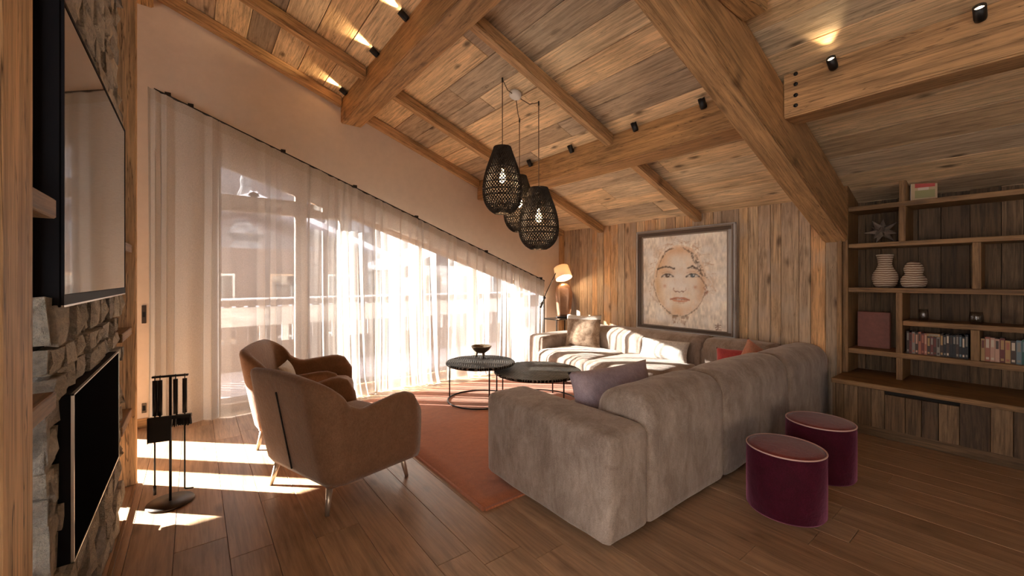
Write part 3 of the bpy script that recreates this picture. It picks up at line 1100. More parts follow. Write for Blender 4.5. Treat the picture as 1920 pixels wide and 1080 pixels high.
LILAC = fabric('lilac_linen', (.46, .37, .41), (.40, .32, .36), 0.25, 320)
WHITEF = fabric('white_boucle', (.80, .75, .69), (.72, .67, .60), 0.2, 150, 0.9, 0.4)
REDF = fabric('red_cotton', (.55, .09, .07), (.45, .07, .08), 0.3, 260)
CORALF = fabric('coral_cotton', (.62, .22, .14), (.55, .30, .20), 0.3, 260)
FUR = fabric('brown_marbled_fabric', (.50, .36, .25), (.20, .125, .08), 0.3, 220, 0.9, 0.3, 9.0)
pillow('throw_pillow', 0.80, 0.40, 0.20, RT(2.36, 1.86, 0.585, math.radians(-4), math.radians(-14)), LILAC, 'lilac grey throw pillow leaning on the near sofa back')
pillow('throw_pillow', 0.52, 0.50, 0.19, RT(4.50, 4.12, 0.63, math.radians(-62), math.radians(-12)), FUR, 'square brown marbled cushion with pale border against the far sofa arm', border=WHITEF)
pillow('bolster_pillow', 0.62, 0.26, 0.20, RT(4.52, 2.83, 0.535, math.radians(-85), math.radians(-20)), WHITEF, 'small white rectangular cushion in the sun on the long sofa')
pillow('throw_pillow', 0.36, 0.34, 0.18, RT(4.50, 1.99, 0.50, math.radians(-70), math.radians(-25)), REDF, 'red cushion showing above the sofa back, nearer the white cushion')
pillow('throw_pillow', 0.38, 0.38, 0.17, RT(4.56, 1.80, 0.53, math.radians(-40), math.radians(-18), math.radians(34)), CORALF, 'coral and red cushion with raised corner in the sofa corner')

# ------------------------------------------------------------------ coffee tables
CARVE = NT('carved_black_wood')
tc = CARVE.new('ShaderNodeTexCoord')
sp = CARVE.new('ShaderNodeSeparateXYZ')
CARVE.l(tc.outputs['Object'], sp.inputs[0])
fr = CARVE.new('ShaderNodeMath', operation='PINGPONG')
CARVE.l(sp.outputs['X'], fr.inputs[0])
fr.inputs[1].default_value = 0.10
sm = CARVE.new('ShaderNodeMath', operation='ADD')
CARVE.l(fr.outputs[0], sm.inputs[0])
CARVE.l(sp.outputs['Y'], sm.inputs[1])
ms = CARVE.new('ShaderNodeMath', operation='MULTIPLY')
CARVE.l(sm.outputs[0], ms.inputs[0])
ms.inputs[1].default_value = 190
sn = CARVE.new('ShaderNodeMath', operation='SINE')
CARVE.l(ms.outputs[0], sn.inputs[0])
nz = CARVE.noise(tc.outputs['Object'], 14, 4, 0.6)
cc = CARVE.ramp(sn.outputs[0], [(0.35, (.010, .009, .008)), (0.75, (.15, .13, .112))])
cc = CARVE.mul(cc, CARVE.ramp(nz, [(.3, G(.45)), (.7, G(1.5))]))
CARVE.l(cc, CARVE.b.inputs['Base Color'])
CARVE.b.inputs['Roughness'].default_value = 0.6
CARVE.b.inputs['Specular IOR Level'].default_value = 0.1
CARVE.l(CARVE.bump(sn.outputs[0], 0.6, 0.004), CARVE.b.inputs['Normal'])


def coffee_table(x_, y_, r, hgt, rz, rb, zr_, label):
    t = empty('coffee_table', (x_, y_, 0.014), rz, label, 'table')
    T = Matrix.Translation((x_, y_, 0)) @ Matrix.Rotation(rz, 4, 'Z')
    lathe('tabletop', [(0, hgt - .032), (r * .97, hgt - .032), (r, hgt - .022), (r, hgt - .006), (r - .006, hgt), (r - .02, hgt - .001), (r * .5, hgt - .001), (0, hgt - .001)], CARVE.m, t, T, 64)
    for k in range(3):
        a_ = k * 2 * PI / 3
        tube('leg', [(rb * math.cos(a_), rb * math.sin(a_), 0.015), (rb * math.cos(a_), rb * math.sin(a_), hgt - .03)], 0.008, BLACK_M, t, 8, False, T)
    tube('base_ring', [(rb * math.cos(2 * PI * k / 48), rb * math.sin(2 * PI * k / 48), zr_) for k in range(48)], 0.008, BLACK_M, t, 8, True, T)
    return t


coffee_table(2.60, 3.955, 0.395, 0.455, math.radians(11), 0.375, 0.022, 'taller round carved black coffee table holding the bronze bowl')
coffee_table(3.03, 3.455, 0.485, 0.385, math.radians(145), 0.455, 0.042, 'lower wider round carved black coffee table next to the sofa')
BOWLM = plain('aged_bronze', (.19, .13, .075), 0.45, 0.5, 0.5, 0.3, 40, 0.3)
bw = empty('footed_bowl', (2.74, 4.15, 0.455), label='small brown footed bowl on the taller coffee table', cat='bowl')
T = Matrix.Translation((2.745, 4.16, 0.456))
lathe('bowl', [(0.0, .05), (.05, .052), (.095, .085), (.122, .125), (.125, .135), (.117, .135), (.09, .095), (.045, .065), (0, .062)], BOWLM, bw, T, 32)
for k in range(3):
    a_ = k * 2 * PI / 3 + .4
    tube('foot', [(.05 * math.cos(a_), .05 * math.sin(a_), .058), (.058 * math.cos(a_), .058 * math.sin(a_), .0)], [.014, .008], BOWLM, bw, 8, False, T)

# ------------------------------------------------------------------ armchairs
CHAIR = fabric('tan_wool', (.265, .14, .078), (.225, .118, .065), 0.35, 380, 0.9, 0.25, 12)
PALE = fabric('pale_wool', (.52, .42, .32), (.47, .37, .28), 0.25, 380)
LEGM = plain('champagne_metal', (.50, .40, .31), 0.35, 0.7)


def armchair(origin, rz, label):
    t = empty('armchair', (origin[0], origin[1], 0.0 if origin[2] is None else origin[2]), rz, label, 'armchair', 'pair of tan armchairs')
    T = wm(t)
    W, D, R = 0.405, 0.69, 0.12
    st = []                                     # stations along the U: (pos, outward normal, top height, lean, thick)
    nA, nC, nB = 12, 12, 10
    def armh(x_):
        hh = 0.592 + 0.038 * min(1, max(0, (x_ - .22) / .30))
        if x_ < .24: hh += 0.055 * ((.24 - x_) / .12) ** 1.5
        if x_ > 0.52:
            q = (x_ - 0.52) / 0.17
            hh -= 0.13 * (1 - math.sqrt(max(0, 1 - q * q)))
        return hh
    for s in (-1, 1):
        part = []
        for i in range(nA + 1):
            f = i / nA
            x_ = D - (D - R) * (1 - (1 - f) ** 1.4)
            part.append((Vector((x_, s * W, 0)), Vector((0, s, 0)), armh(x_), 0.03, 0.085))
        for i in range(1, nC + 1):
            a_ = PI / 2 * i / nC
            p = Vector((R - R * math.sin(a_), s * (W - R + R * math.cos(a_)), 0))
            nn = Vector((-math.sin(a_), s * math.cos(a_), 0))
            q = (i / nC)
            q = 1 - (1 - q) ** 1.6
            part.append((p, nn, 0.647 + 0.178 * q, 0.03 + 0.085 * q, 0.085 - 0.005 * q))
        st.append(part)
    back = []
    for i in range(1, nB):
        f = i / nB
        yy = -(W - R) + 2 * (W - R) * f
        back.append((Vector((0, yy, 0)), Vector((-1, 0, 0)), 0.825 + 0.014 * math.sin(PI * f), 0.115, 0.08))
    U = st[0] + back + st[1][::-1]
    bm = bmesh.new()
    rings = []
    zb = 0.158
    for k, (p, nn, top, lean, th) in enumerate(U):
        ring = []
        sag = -0.03 * (1 - abs(2 * k / (len(U) - 1) - 1)) if False else 0
        z0 = zb - 0.035 * max(0, p.x / D)
        def at_(z_, off):
            return p + nn * (lean * (z_ - 0.2) / 0.6 + off) + Vector((0, 0, z_))
        ring.append(at_(z0 + 0.0, -0.05))
        ring.append(at_(z0 + 0.012, -0.018))
        ring.append(at_(z0 + 0.05, 0.0))
        for f in (0.25, 0.5, 0.75):
            ring.append(at_(z0 + 0.05 + (top - 0.04 - z0 - 0.05) * f, 0.004))
        ring.append(at_(top - 0.035, 0.0))
        ring.append(at_(top - 0.010, -0.010))
        ring.append(at_(top, -th * 0.45))
        ring.append(at_(top - 0.012, -th + 0.008))
        ring.append(at_(top - 0.04, -th))
        for f in (0.3, 0.65):
            ring.append(at_(top - 0.04 + (0.27 - top + 0.04) * f, -th - 0.012))
        ring.append(at_(0.26, -th - 0.01))
        ring.append(at_(z0 + 0.0, -th - 0.01))
        rings.append([bm.verts.new(q) for q in ring])
    for A, B in zip(rings, rings[1:]):
        for k in range(len(A) - 1):
            bm.faces.new((A[k], A[k + 1], B[k + 1], B[k]))
        bm.faces.new((A[-1], A[0], B[0], B[-1]))
    bm.faces.new(rings[0])
    bm.faces.new(rings[-1][::-1])
    bmesh.ops.bevel(bm, geom=[e for e in bm.edges if e.calc_face_angle(0) > 1.2 and all(v_.co.x > D - .04 for v_ in e.verts)], offset=0.02, segments=3, affect='EDGES')
    bm_obj('shell', bm, CHAIR, t, T, True)
    rbox('underframe', (0.03, -0.36, 0.145), (0.66, 0.36, 0.28), 0.03, CHAIR, t, M=T, sub=3)
    rbox('seat_cushion', (0.08, -0.318, 0.26), (0.70, 0.318, 0.43), 0.06, CHAIR, t, M=T, puff=0.03)
    # zip seam down the outer back
    bm = bmesh.new()
    pts = []
    for z_ in np.linspace(0.21, 0.71, 12):
        pts.append((-(0.115 * (z_ - 0.2) / 0.6) - 0.0065, 0.0, z_))
    add_tube(bm, pts, 0.0055, 6)
    bm_obj('back_seam', bm, DARK, t, T, True)
    for lx, ly, sx, sy in ((0.06, -.30, -.035, -.03), (0.06, .30, -.035, .03), (0.60, -.31, .03, -.025), (0.60, .31, .03, .025)):
        tube('leg', [(lx, ly, 0.16), (lx + sx, ly + sy, 0.0)], [0.021, 0.012], LEGM, t, 12, False, T)
    return t


armchair((0.49, 2.889, None), math.radians(18.4), 'tan armchair in the foreground with dark seam down its back')
armchair((0.50, 4.25, None), math.radians(-21), 'tan armchair farther away, by the curtain, behind the foreground armchair')
pillow('lumbar_pillow', 0.34, 0.22, 0.12, RT(0.655, 4.17, 0.535, math.radians(69), math.radians(-16)), PALE, 'pale small lumbar cushion inside the farther armchair')

# ------------------------------------------------------------------ poufs
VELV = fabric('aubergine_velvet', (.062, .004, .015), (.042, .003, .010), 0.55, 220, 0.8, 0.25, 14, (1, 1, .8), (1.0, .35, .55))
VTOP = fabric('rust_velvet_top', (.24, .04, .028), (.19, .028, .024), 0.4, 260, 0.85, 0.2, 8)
PIPE = plain('pale_pink_piping', (.66, .42, .38), 0.7)


def pouf(x_, y_, r, hgt, label):
    t = empty('pouf', (x_, y_, 0), 0, label, 'pouf', 'velvet poufs behind the sofa')
    T = Matrix.Translation((x_, y_, 0))
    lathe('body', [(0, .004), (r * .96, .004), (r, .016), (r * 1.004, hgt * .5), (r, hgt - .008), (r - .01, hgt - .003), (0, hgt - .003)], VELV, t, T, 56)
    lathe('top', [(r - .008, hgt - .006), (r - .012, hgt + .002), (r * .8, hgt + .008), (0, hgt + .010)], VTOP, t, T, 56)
    tube('piping', [((r - .002) * math.cos(2 * PI * k / 64), (r - .002) * math.sin(2 * PI * k / 64), hgt) for k in range(64)], 0.0045, PIPE, t, 8, True, T)


pouf(2.85, 0.963, 0.207, 0.378, 'nearer burgundy velvet pouf with pale piping behind the sofa')
pouf(3.566, 0.985, 0.207, 0.378, 'farther burgundy velvet pouf with pale piping by the shelf cabinet')

# ------------------------------------------------------------------ bookshelf
shelf = empty('bookshelf', (5.2, 0.2, 0), label='built in reclaimed wood bookshelf with open niches above a cabinet', cat='bookshelf')
YR = -1.25
def board(name, lo, hi, grain, mat=SHELF_W):
    return abox(name, lo, hi, mat, shelf, grain, 0.003)
XB = 5.47
# back panel boards
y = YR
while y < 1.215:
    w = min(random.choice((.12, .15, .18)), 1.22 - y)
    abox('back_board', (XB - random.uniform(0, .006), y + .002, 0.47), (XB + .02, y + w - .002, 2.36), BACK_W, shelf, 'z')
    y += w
for zt_, th in ((2.107, .045), (1.745, .042), (1.316, .044)):
    board('shelf_board', (XW - .01, YR, zt_ - th), (XB, 1.178, zt_), 'y')
board('shelf_board', (XW - .006, YR, 1.02 - .045), (XB, 0.785, 1.02), 'y')
board('shelf_board', (XW - .01, YR, 0.722 - .048), (XB, 1.178, 0.722), 'y')
board('upright', (XW - .014, 1.18, 0.475), (XB, 1.221, 2.52), 'z')
board('upright', (XW - .008, 0.785, 0.475), (XB, 0.830, 0.674), 'z')
board('upright', (XW - .008, 0.787, 0.722), (XB, 0.832, 1.272), 'z')
board('upright', (XW - .008, 0.765, 1.745), (XB, 0.813, 2.062), 'z')
board('upright', (XW - .008, 0.765, 2.107), (XB, 0.811, 2.30), 'z')
board('upright', (XW - .008, 0.312, 1.316), (XB, 0.362, 1.703), 'z')
board('upright', (XW - .008, 0.320, 0.722), (XB, 0.371, 0.975), 'z')
board('upright', (XW - .008, -0.42, 0.475), (XB, -0.375, 2.30), 'z')
# cabinet
cab = empty('low_cabinet', (4.95, 0.2, 0), label='low wooden cabinet with boarded doors under the bookshelf worktop', cat='cabinet')
abox('worktop', (4.73, YR, 0.430), (XB, 1.221, 0.474), SHELF_W, cab, 'y', 0.004)
abox('carcass', (4.80, YR, 0.06), (5.45, 1.215, 0.428), DARK, cab)
abox('plinth', (4.79, YR, 0.0), (4.80, 1.21, 0.085), BACK_W, cab, 'y')
abox('end_board', (4.765, 1.195, 0.085), (5.10, 1.219, 0.428), BACK_W, cab, 'z')
ys = [1.193, 1.132, 1.03, 0.938, 0.849, 0.717, 0.617, 0.52, 0.404, 0.245, 0.135, 0.0, -.12, -.28, -.4, -.55, -.7, -.86, -1.0, -1.2]
for i, (a_, b_) in enumerate(zip(ys, ys[1:])):
    topz = 0.424 if not (0.40 < (a_ + b_) / 2 < 0.85) else 0.392
    abox('door_board', (4.762 + random.uniform(0, .004), b_ + .0015, 0.088), (4.80, a_ - .0015, topz), BACK_W, cab, 'z', 0.002)

# things on the shelves
VASE = NT('striped_clay')
tc = VASE.new('ShaderNodeTexCoord')
sp = VASE.new('ShaderNodeSeparateXYZ')
VASE.l(tc.outputs['Object'], sp.inputs[0])
nz = VASE.noise(tc.outputs['Object'], 12, 3)
mz = VASE.new('ShaderNodeMath', operation='MULTIPLY'); mz.inputs[1].default_value = 300
VASE.l(sp.outputs['Z'], mz.inputs[0])
mn = VASE.new('ShaderNodeMath', operation='MULTIPLY'); mn.inputs[1].default_value = 5.0
VASE.l(nz, mn.inputs[0])
ma = VASE.new('ShaderNodeMath', operation='ADD')
VASE.l(mz.outputs[0], ma.inputs[0]); VASE.l(mn.outputs[0], ma.inputs[1])
sn = VASE.new('ShaderNodeMath', operation='SINE'); VASE.l(ma.outputs[0], sn.inputs[0])
VASE.l(VASE.ramp(sn.outputs[0], [(.25, (.26, .15, .09)), (.6, (.74, .62, .48))]), VASE.b.inputs['Base Color'])
VASE.b.inputs['Roughness'].default_value = 0.75
VASE.l(VASE.bump(sn.outputs[0], 0.5, 0.006), VASE.b.inputs['Normal'])
o = lathe('vase', [(0, 0), (.060, 0), (.085, .03), (.098, .085), (.092, .13), (.062, .185), (.050, .22), (.056, .275), (.068, .318), (.062, .318), (.048, .275), (.042, .22), (.05, .18), (0, .15)], VASE.m, None, Matrix.Translation((5.27, 0.935, 1.317)), 40)
tag(o, 'taller striped clay vase with flared neck on the shelf', 'vase')
prof = [(0, 0), (.055, 0), (.08, .018), (.092, .05), (.088, .085), (.068, .118), (.058, .13), (.066, .148), (.070, .175), (.062, .205), (.042, .235), (.022, .245), (.02, .24), (0, .22)]
o = lathe('vase', prof, VASE.m, None, Matrix.Translation((5.27, 0.735, 1.317)), 40)
tag(o, 'shorter striped gourd shaped clay vase on the shelf', 'vase')
# star ornament made of thin wooden points
STARM = plain('grey_driftwood', (.20, .15, .115), 0.7, 0, 0.3, 0.4, 60, 0.3)
star = empty('star_ornament', (5.26, 0.95, 1.747), label='spiky driftwood star ornament in the upper shelf niche', cat='ornament')
ctr = Vector((5.26, 0.955, 1.747 + 0.115))
dirs = []
for k in range(12):
    a_ = k * 2.39996
    zz = 1 - (k + .5) / 6
    rr = math.sqrt(max(0, 1 - zz * zz))
    d_ = Vector((rr * math.cos(a_), rr * math.sin(a_), zz))
    dirs.append(d_)
for d_ in dirs:
    L = 0.135 if d_.z > -0.5 else 0.113 / max(.5, abs(d_.z))
    L = min(L, 0.135)
    bm = bmesh.new()
    u = d_.cross(Vector((0.3, 0.5, 0.8))).normalized()
    w_ = d_.cross(u)
    base = [bm.verts.new(ctr + d_ * L * .28 + (u * math.cos(q) + w_ * math.sin(q)) * 0.030) for q in (0, PI / 2, PI, 1.5 * PI)]
    tip = bm.verts.new(ctr + d_ * L)
    c0 = bm.verts.new(ctr)
    for q in range(4):
        bm.faces.new((base[q], base[(q + 1) % 4], tip))
        bm.faces.new((base[(q + 1) % 4], base[q], c0))
    bm_obj('point', bm, STARM, star)
# leather folder
LEATHER = plain('maroon_leather', (.20, .065, .045), 0.5, 0, 0.4, 0.2, 90, 0.15)
al = empty('leather_album', (5.30, 1.02, 0.723), label='large maroon leather album standing in the lower left niche', cat='album')
abox('cover', (5.285, 0.902, 0.724), (5.293, 1.146, 1.075), LEATHER, al, 'z', 0.003)
abox('pages', (5.293, 0.908, 0.730), (5.317, 1.140, 1.068), plain('paper', (.72, .66, .55), 0.8), al, 'z')
abox('back_cover', (5.317, 0.902, 0.724), (5.325, 1.146, 1.075), LEATHER, al, 'z', 0.003)
# tumblers
for yy, r, hgt, lab in ((0.668, .033, .105, 'slim clear glass tumbler on the middle shelf'), (0.348, .042, .10, 'wide clear glass tumbler above the dividing upright')):
    o = lathe('glass_tumbler', [(0, .0), (r * .85, 0), (r, .012), (r * 1.02, hgt * .6), (r * .88, hgt), (r * .84, hgt), (r * .96, hgt * .6), (r * .93, .018), (0, .014)], TUMBLER, None, Matrix.Translation((5.24, yy, 1.0205)), 28)
    tag(o, lab, 'glass')
# top shelf book with printed cover
PAPER = plain('page_paper', (.70, .64, .54), 0.85)
bk = empty('picture_book', (5.25, 0.66, 2.107), label='thick book with red and green cover on the top shelf', cat='book')
Rz = Matrix.Translation((5.255, 0.665, 2.109)) @ Matrix.Rotation(math.radians(14), 4, 'Z')
def bpart(name, lo, hi, m_):
    bm = bmesh.new()
    add_box(bm, [(lo[i] + hi[i]) / 2 for i in range(3)], [hi[i] - lo[i] for i in range(3)])
    return bm_obj(name, bm, m_, bk, Rz)
bpart('cover', (-.004, -.085, 0), (0, .085, .225), plain('tan_cover', (.52, .36, .20), 0.5))
bpart('pages', (0, -.083, .003), (.05, .083, .222), PAPER)
bpart('spine', (-.004, .083, 0), (.054, .088, .225), plain('cream_spine', (.75, .66, .55), 0.5))
bpart('back_cover', (.05, -.085, 0), (.054, .083, .225), plain('tan_cover_b', (.45, .32, .2), 0.5))
bpart('cover_print', (-.005, -.07, .125), (-.0041, .06, .175), plain('red_print', (.48, .05, .035), 0.5))
bpart('cover_print', (-.005, -.07, .03), (-.0041, .06, .10), plain('green_print', (.30, .27, .10), 0.5))
bpart('cover_print', (-.005, -.03, .10), (-.0041, .04, .125), plain('cream_print', (.70, .55, .42), 0.5))

# rows of paperbacks
BOOKC = {'dark brown': (.055, .032, .024), 'maroon': (.14, .035, .03), 'black': (.016, .016, .018), 'terracotta': (.36, .13, .08), 'cream': (.58, .48, .37), 'ochre': (.40, .24, .10),
         'slate blue': (.14, .19, .22), 'deep green': (.03, .10, .085), 'grey': (.24, .21, .18), 'pinkish tan': (.50, .29, .21)}
BOOKM = {k: plain('book_' + k.replace(' ', '_'), c_, 0.55, 0, 0.4, 0.0) for k, c_ in BOOKC.items()}
ORD = ['first', 'second', 'third', 'fourth', 'fifth', 'sixth', 'seventh', 'eighth', 'ninth', 'tenth', 'eleventh', 'twelfth', 'thirteenth', 'fourteenth', 'fifteenth', 'sixteenth', 'seventeenth', 'eighteenth', 'nineteenth', 'twentieth', 'twenty-first', 'twenty-second']


def book(y_hi, w_, hgt, col, band, lab, grp, lean=0.0, z0=0.723, xf=5.165):
    t = empty('paperback', (xf + .06, y_hi - w_ / 2, z0), label=lab, cat='book', group=grp)
    M_ = Matrix.Translation((xf, y_hi - w_ / 2, z0 + abs(lean) * w_ * .5)) @ Matrix.Rotation(lean, 4, 'X')
    bm = bmesh.new()
    add_box(bm, (0.003, 0, hgt / 2), (0.006, w_, hgt))
    add_box(bm, (0.065, w_ / 2 - .001, hgt / 2), (0.125, .002, hgt))
    add_box(bm, (0.065, -w_ / 2 + .001, hgt / 2), (0.125, .002, hgt))
    bm_obj('cover', bm, BOOKM[col], t, M_)
    bm = bmesh.new()
    add_box(bm, (0.064, 0, hgt / 2), (0.114, w_ - .005, hgt - .006))
    bm_obj('pages', bm, PAPER, t, M_)
    bm = bmesh.new()
    z1 = hgt * random.uniform(.45, .62)
    add_box(bm, (-0.0003, 0, (z1 + hgt * .92) / 2), (0.0006, w_ * .62, hgt * .92 - z1))
    bm_obj('spine_label', bm, BOOKM[band], t, M_)
    if random.random() < .6:
        bm = bmesh.new()
        add_box(bm, (-0.0003, 0, hgt * .12), (0.0006, w_ * .6, hgt * .10))
        bm_obj('spine_mark', bm, BOOKM[band], t, M_)


cols = ['dark brown', 'maroon', 'grey', 'dark brown', 'terracotta', 'maroon', 'terracotta', 'dark brown', 'maroon', 'dark brown', 'grey', 'dark brown', 'black', 'dark brown', 'black', 'black', 'dark brown', 'black', 'black', 'black']
bands = ['grey', 'dark brown', 'terracotta', 'pinkish tan', 'dark brown', 'terracotta', 'pinkish tan', 'ochre', 'grey', 'maroon', 'dark brown', 'ochre', 'grey', 'cream', 'dark brown', 'grey', 'grey', 'slate blue', 'cream', 'grey']
y = 0.768
for i, c_ in enumerate(cols):
    w_ = random.uniform(.0165, .0205)
    hgt = random.uniform(.185, .205) if not 7 <= i <= 10 else 0.165
    book(y, w_, hgt, c_, bands[i], '%s paperback, %s from the left in the row below the tumblers' % (c_, ORD[i]), 'dark paperbacks on the lower shelf')
    y -= w_ + .0008
    if i == 6: ya = y
    if i == 10: yb = y
t = empty('paperback', (5.2, (ya + yb) / 2, .89), label='ochre paperback lying flat on top of the dark row', cat='book')
bm = bmesh.new(); add_box(bm, (5.225, (ya + yb) / 2, .903), (.12, ya - yb + .018, .024)); bm_obj('cover', bm, BOOKM['ochre'], t)
bm = bmesh.new(); add_box(bm, (5.1645, (ya + yb) / 2, .903), (.001, ya - yb - .02, .012)); bm_obj('spine_label', bm, BOOKM['grey'], t)
cols = ['ochre', 'terracotta', 'pinkish tan', 'pinkish tan', 'maroon', 'ochre', 'dark brown', 'slate blue', 'deep green', 'cream', 'ochre', 'cream', 'pinkish tan', 'terracotta', 'grey', 'cream', 'maroon', 'slate blue']
bands = ['maroon', 'cream', 'cream', 'dark brown', 'ochre', 'terracotta', 'cream', 'grey', 'slate blue', 'dark brown', 'cream', 'black', 'terracotta', 'cream', 'black', 'maroon', 'ochre', 'cream']
y = 0.317
for i, c_ in enumerate(cols):
    w_ = random.uniform(.019, .028)
    hgt = random.uniform(.175, .20)
    book(y, w_, hgt, c_, bands[i], '%s paperback, %s from the upright in the colourful right row' % (c_, ORD[i]), 'colourful paperbacks on the lower shelf')
    y -= w_ + .001

# ------------------------------------------------------------------ portrait painting
pic = empty('framed_portrait', (5.06, 2.905, 0.70), label='square framed painting of a pale face hanging above the sofa', cat='painting')
PY0, PY1, PZ0, PZ1 = 3.493, 2.323, 0.764, 1.975
NS, NTT = 200, 206
S, T_ = np.meshgrid(np.linspace(0, 1, NS), np.linspace(0, 1, NTT))


def vnoise(fx, fy, seed):
    r = np.random.default_rng(seed)
    g = r.random((int(fy) + 2, int(fx) + 2))
    u, v_ = S * fx, T_ * fy
    i, j = u.astype(int), v_.astype(int)
    fu, fv = u - i, v_ - j
    fu, fv = fu * fu * (3 - 2 * fu), fv * fv * (3 - 2 * fv)
    return (g[j, i] * (1 - fu) + g[j, i + 1] * fu) * (1 - fv) + (g[j + 1, i] * (1 - fu) + g[j + 1, i + 1] * fu) * fv


def dist_line(pts):
    d = np.full(S.shape, 9.0)
    for (x0, y0), (x1, y1) in zip(pts, pts[1:]):
        dx, dy = x1 - x0, y1 - y0
        L2 = dx * dx + dy * dy + 1e-9
        k = np.clip(((S - x0) * dx + (T_ - y0) * dy) / L2, 0, 1)
        d = np.minimum(d, np.hypot(S - x0 - k * dx, T_ - y0 - k * dy))
    return d


def tv_(pts): return [(a_, b_ * .921 + .042) for a_, b_ in pts]


img = np.zeros((NTT, NS, 3))
bgc = np.array([.90, .81, .70])
n_a, n_b, n_c = vnoise(7, 7, 1), vnoise(44, 22, 2), vnoise(95, 30, 3)
img[:] = bgc * (0.78 + 0.30 * n_a + 0.34 * (n_b - .5) + 0.26 * (n_c - .5))[..., None]
warm = np.clip((vnoise(5, 6, 5) - .45) * 2.2, 0, 1)[..., None]
img = img * (1 - .5 * warm) + np.array([.50, .34, .21]) * .5 * warm * 1.2
wh = np.clip((vnoise(9, 12, 6) - .5) * 2.4, 0, 1)[..., None]
img = img * (1 - .6 * wh) + np.array([.88, .85, .81]) * .6 * wh


def blend(mask, col):
    global img
    m_ = np.clip(mask, 0, 1)[..., None]
    img = img * (1 - m_) + np.array(col) * m_


def gauss(cx, cy, rx, ry): return np.exp(-(((S - cx) / rx) ** 2 + ((T_ - cy) / ry) ** 2))


jit = (vnoise(60, 60, 8) - .5)
# face field
fx, fy = .465, .50
fc = ((S - fx) / .315) ** 2 + ((T_ - (.50)) / .395) ** 2
fmask = np.clip((1.06 - fc + jit * .10) * 4.5, 0, 1)
blend(fmask * .70, (.86, .74, .61))
edge = np.clip((fc - .45) / .55, 0, 1) * fmask
blend(edge * (.35 + .5 * vnoise(9, 9, 21)), (.72, .44, .22))
blend(fmask * np.clip(vnoise(14, 16, 11) * 1.5 - .5, 0, 1) * .5, (.76, .55, .36))
blend(fmask * np.clip(vnoise(30, 18, 13) * 1.6 - .7, 0, 1) * .6, (.88, .84, .79))
blend(fmask * gauss(.25, .70, .11, .16) * .6, (.74, .42, .17))
blend(fmask * gauss(.20, .40, .06, .2) * .6, (.68, .44, .20))
blend(fmask * gauss(.74, .40, .07, .16) * .55, (.60, .36, .20))
blend(fmask * gauss(.46, .83, .2, .05) * .6, (.72, .40, .17))
blend(fmask * gauss(.46, .47, .13, .10) * .6, (.86, .83, .80))
blend(fmask * gauss(.46, .70, .13, .09) * .55, (.86, .80, .72))
blend(fmask * gauss(.33, .60, .09, .035) * .5, (.60, .38, .22))
blend(fmask * gauss(.63, .60, .09, .035) * .5, (.60, .38, .22))
blend(gauss(.29, .447, .022, .018) * .55, (.55, .20, .08))
blend(gauss(.66, .438, .022, .018) * .6, (.55, .20, .08))
blend(fmask * gauss(.47, .17, .12, .045) * .4, (.76, .46, .22))


def stroke(pts, w, col, op=1.0, rag=.5, adj=True):
    d = dist_line(tv_(pts) if adj else pts)
    blend(np.clip(1.25 - d / w + jit * rag * 2, 0, 1) * op, col)


HAIR = (.075, .042, .028)
RB = (.19, .085, .045)
r_ = random.Random(5)
for k in range(110):                                     # loose pale and brown hair strands around the head
    a0 = r_.uniform(-.25, PI + .25)
    q0, q1 = r_.uniform(1.02, 1.12), r_.uniform(1.10, 1.38)
    a1 = a0 + r_.uniform(-.28, .28)
    p0 = (.465 + .315 * q0 * math.cos(a0), .50 + .395 * q0 * math.sin(a0))
    p1 = (.465 + .315 * q1 * math.cos(a1), .50 + .36 * q1 * math.sin(a1))
    stroke([p0, p1], r_.uniform(.003, .007), r_.choice(((.90, .87, .83), (.86, .80, .72), (.62, .42, .27), (.55, .36, .23))), .5, 1.2, False)
stroke([(.18, .55), (.2, .65), (.25, .77), (.29, .85), (.37, .89), (.42, .885)], .006, RB, .55, 1.0)
stroke([(.26, .78), (.30, .855), (.37, .89)], .009, HAIR, .6, 1.0)
stroke([(.52, .885), (.60, .83), (.66, .75), (.71, .66), (.74, .56)], .007, HAIR, .55, 1.2)
for k in range(12):
    q = k / 11
    stroke([(.58 + .12 * q, .86 - .27 * q), (.67 + .12 * q, .79 - .25 * q)], .0045, HAIR, .6, 1.2)
stroke([(.72, .54), (.77, .46), (.80, .40), (.78, .37)], .008, RB, .6, 1.0)
stroke([(.76, .43), (.79, .38), (.77, .35)], .012, (.40, .14, .07), .55, 1.0)
stroke([(.16, .52), (.14, .46), (.18, .32), (.24, .21)], .006, RB, .5, 1.2)
stroke([(.24, .21), (.33, .13), (.40, .088), (.50, .083), (.58, .11), (.67, .18)], .007, HAIR, .6, 1.0)
stroke([(.34, .12), (.40, .08), (.50, .075), (.57, .10)], .013, HAIR, .45, 1.4)
stroke([(.67, .18), (.73, .27), (.77, .38)], .006, RB, .45, 1.2)
stroke([(.20, .645), (.26, .666), (.31, .672), (.36, .665), (.41, .65)], .012, (.10, .06, .04), .9)
stroke([(.57, .648), (.63, .668), (.69, .640)], .012, (.09, .055, .04), .9)
stroke([(.62, .668), (.70, .63), (.74, .58)], .010, (.12, .07, .05), .6, 1.5)
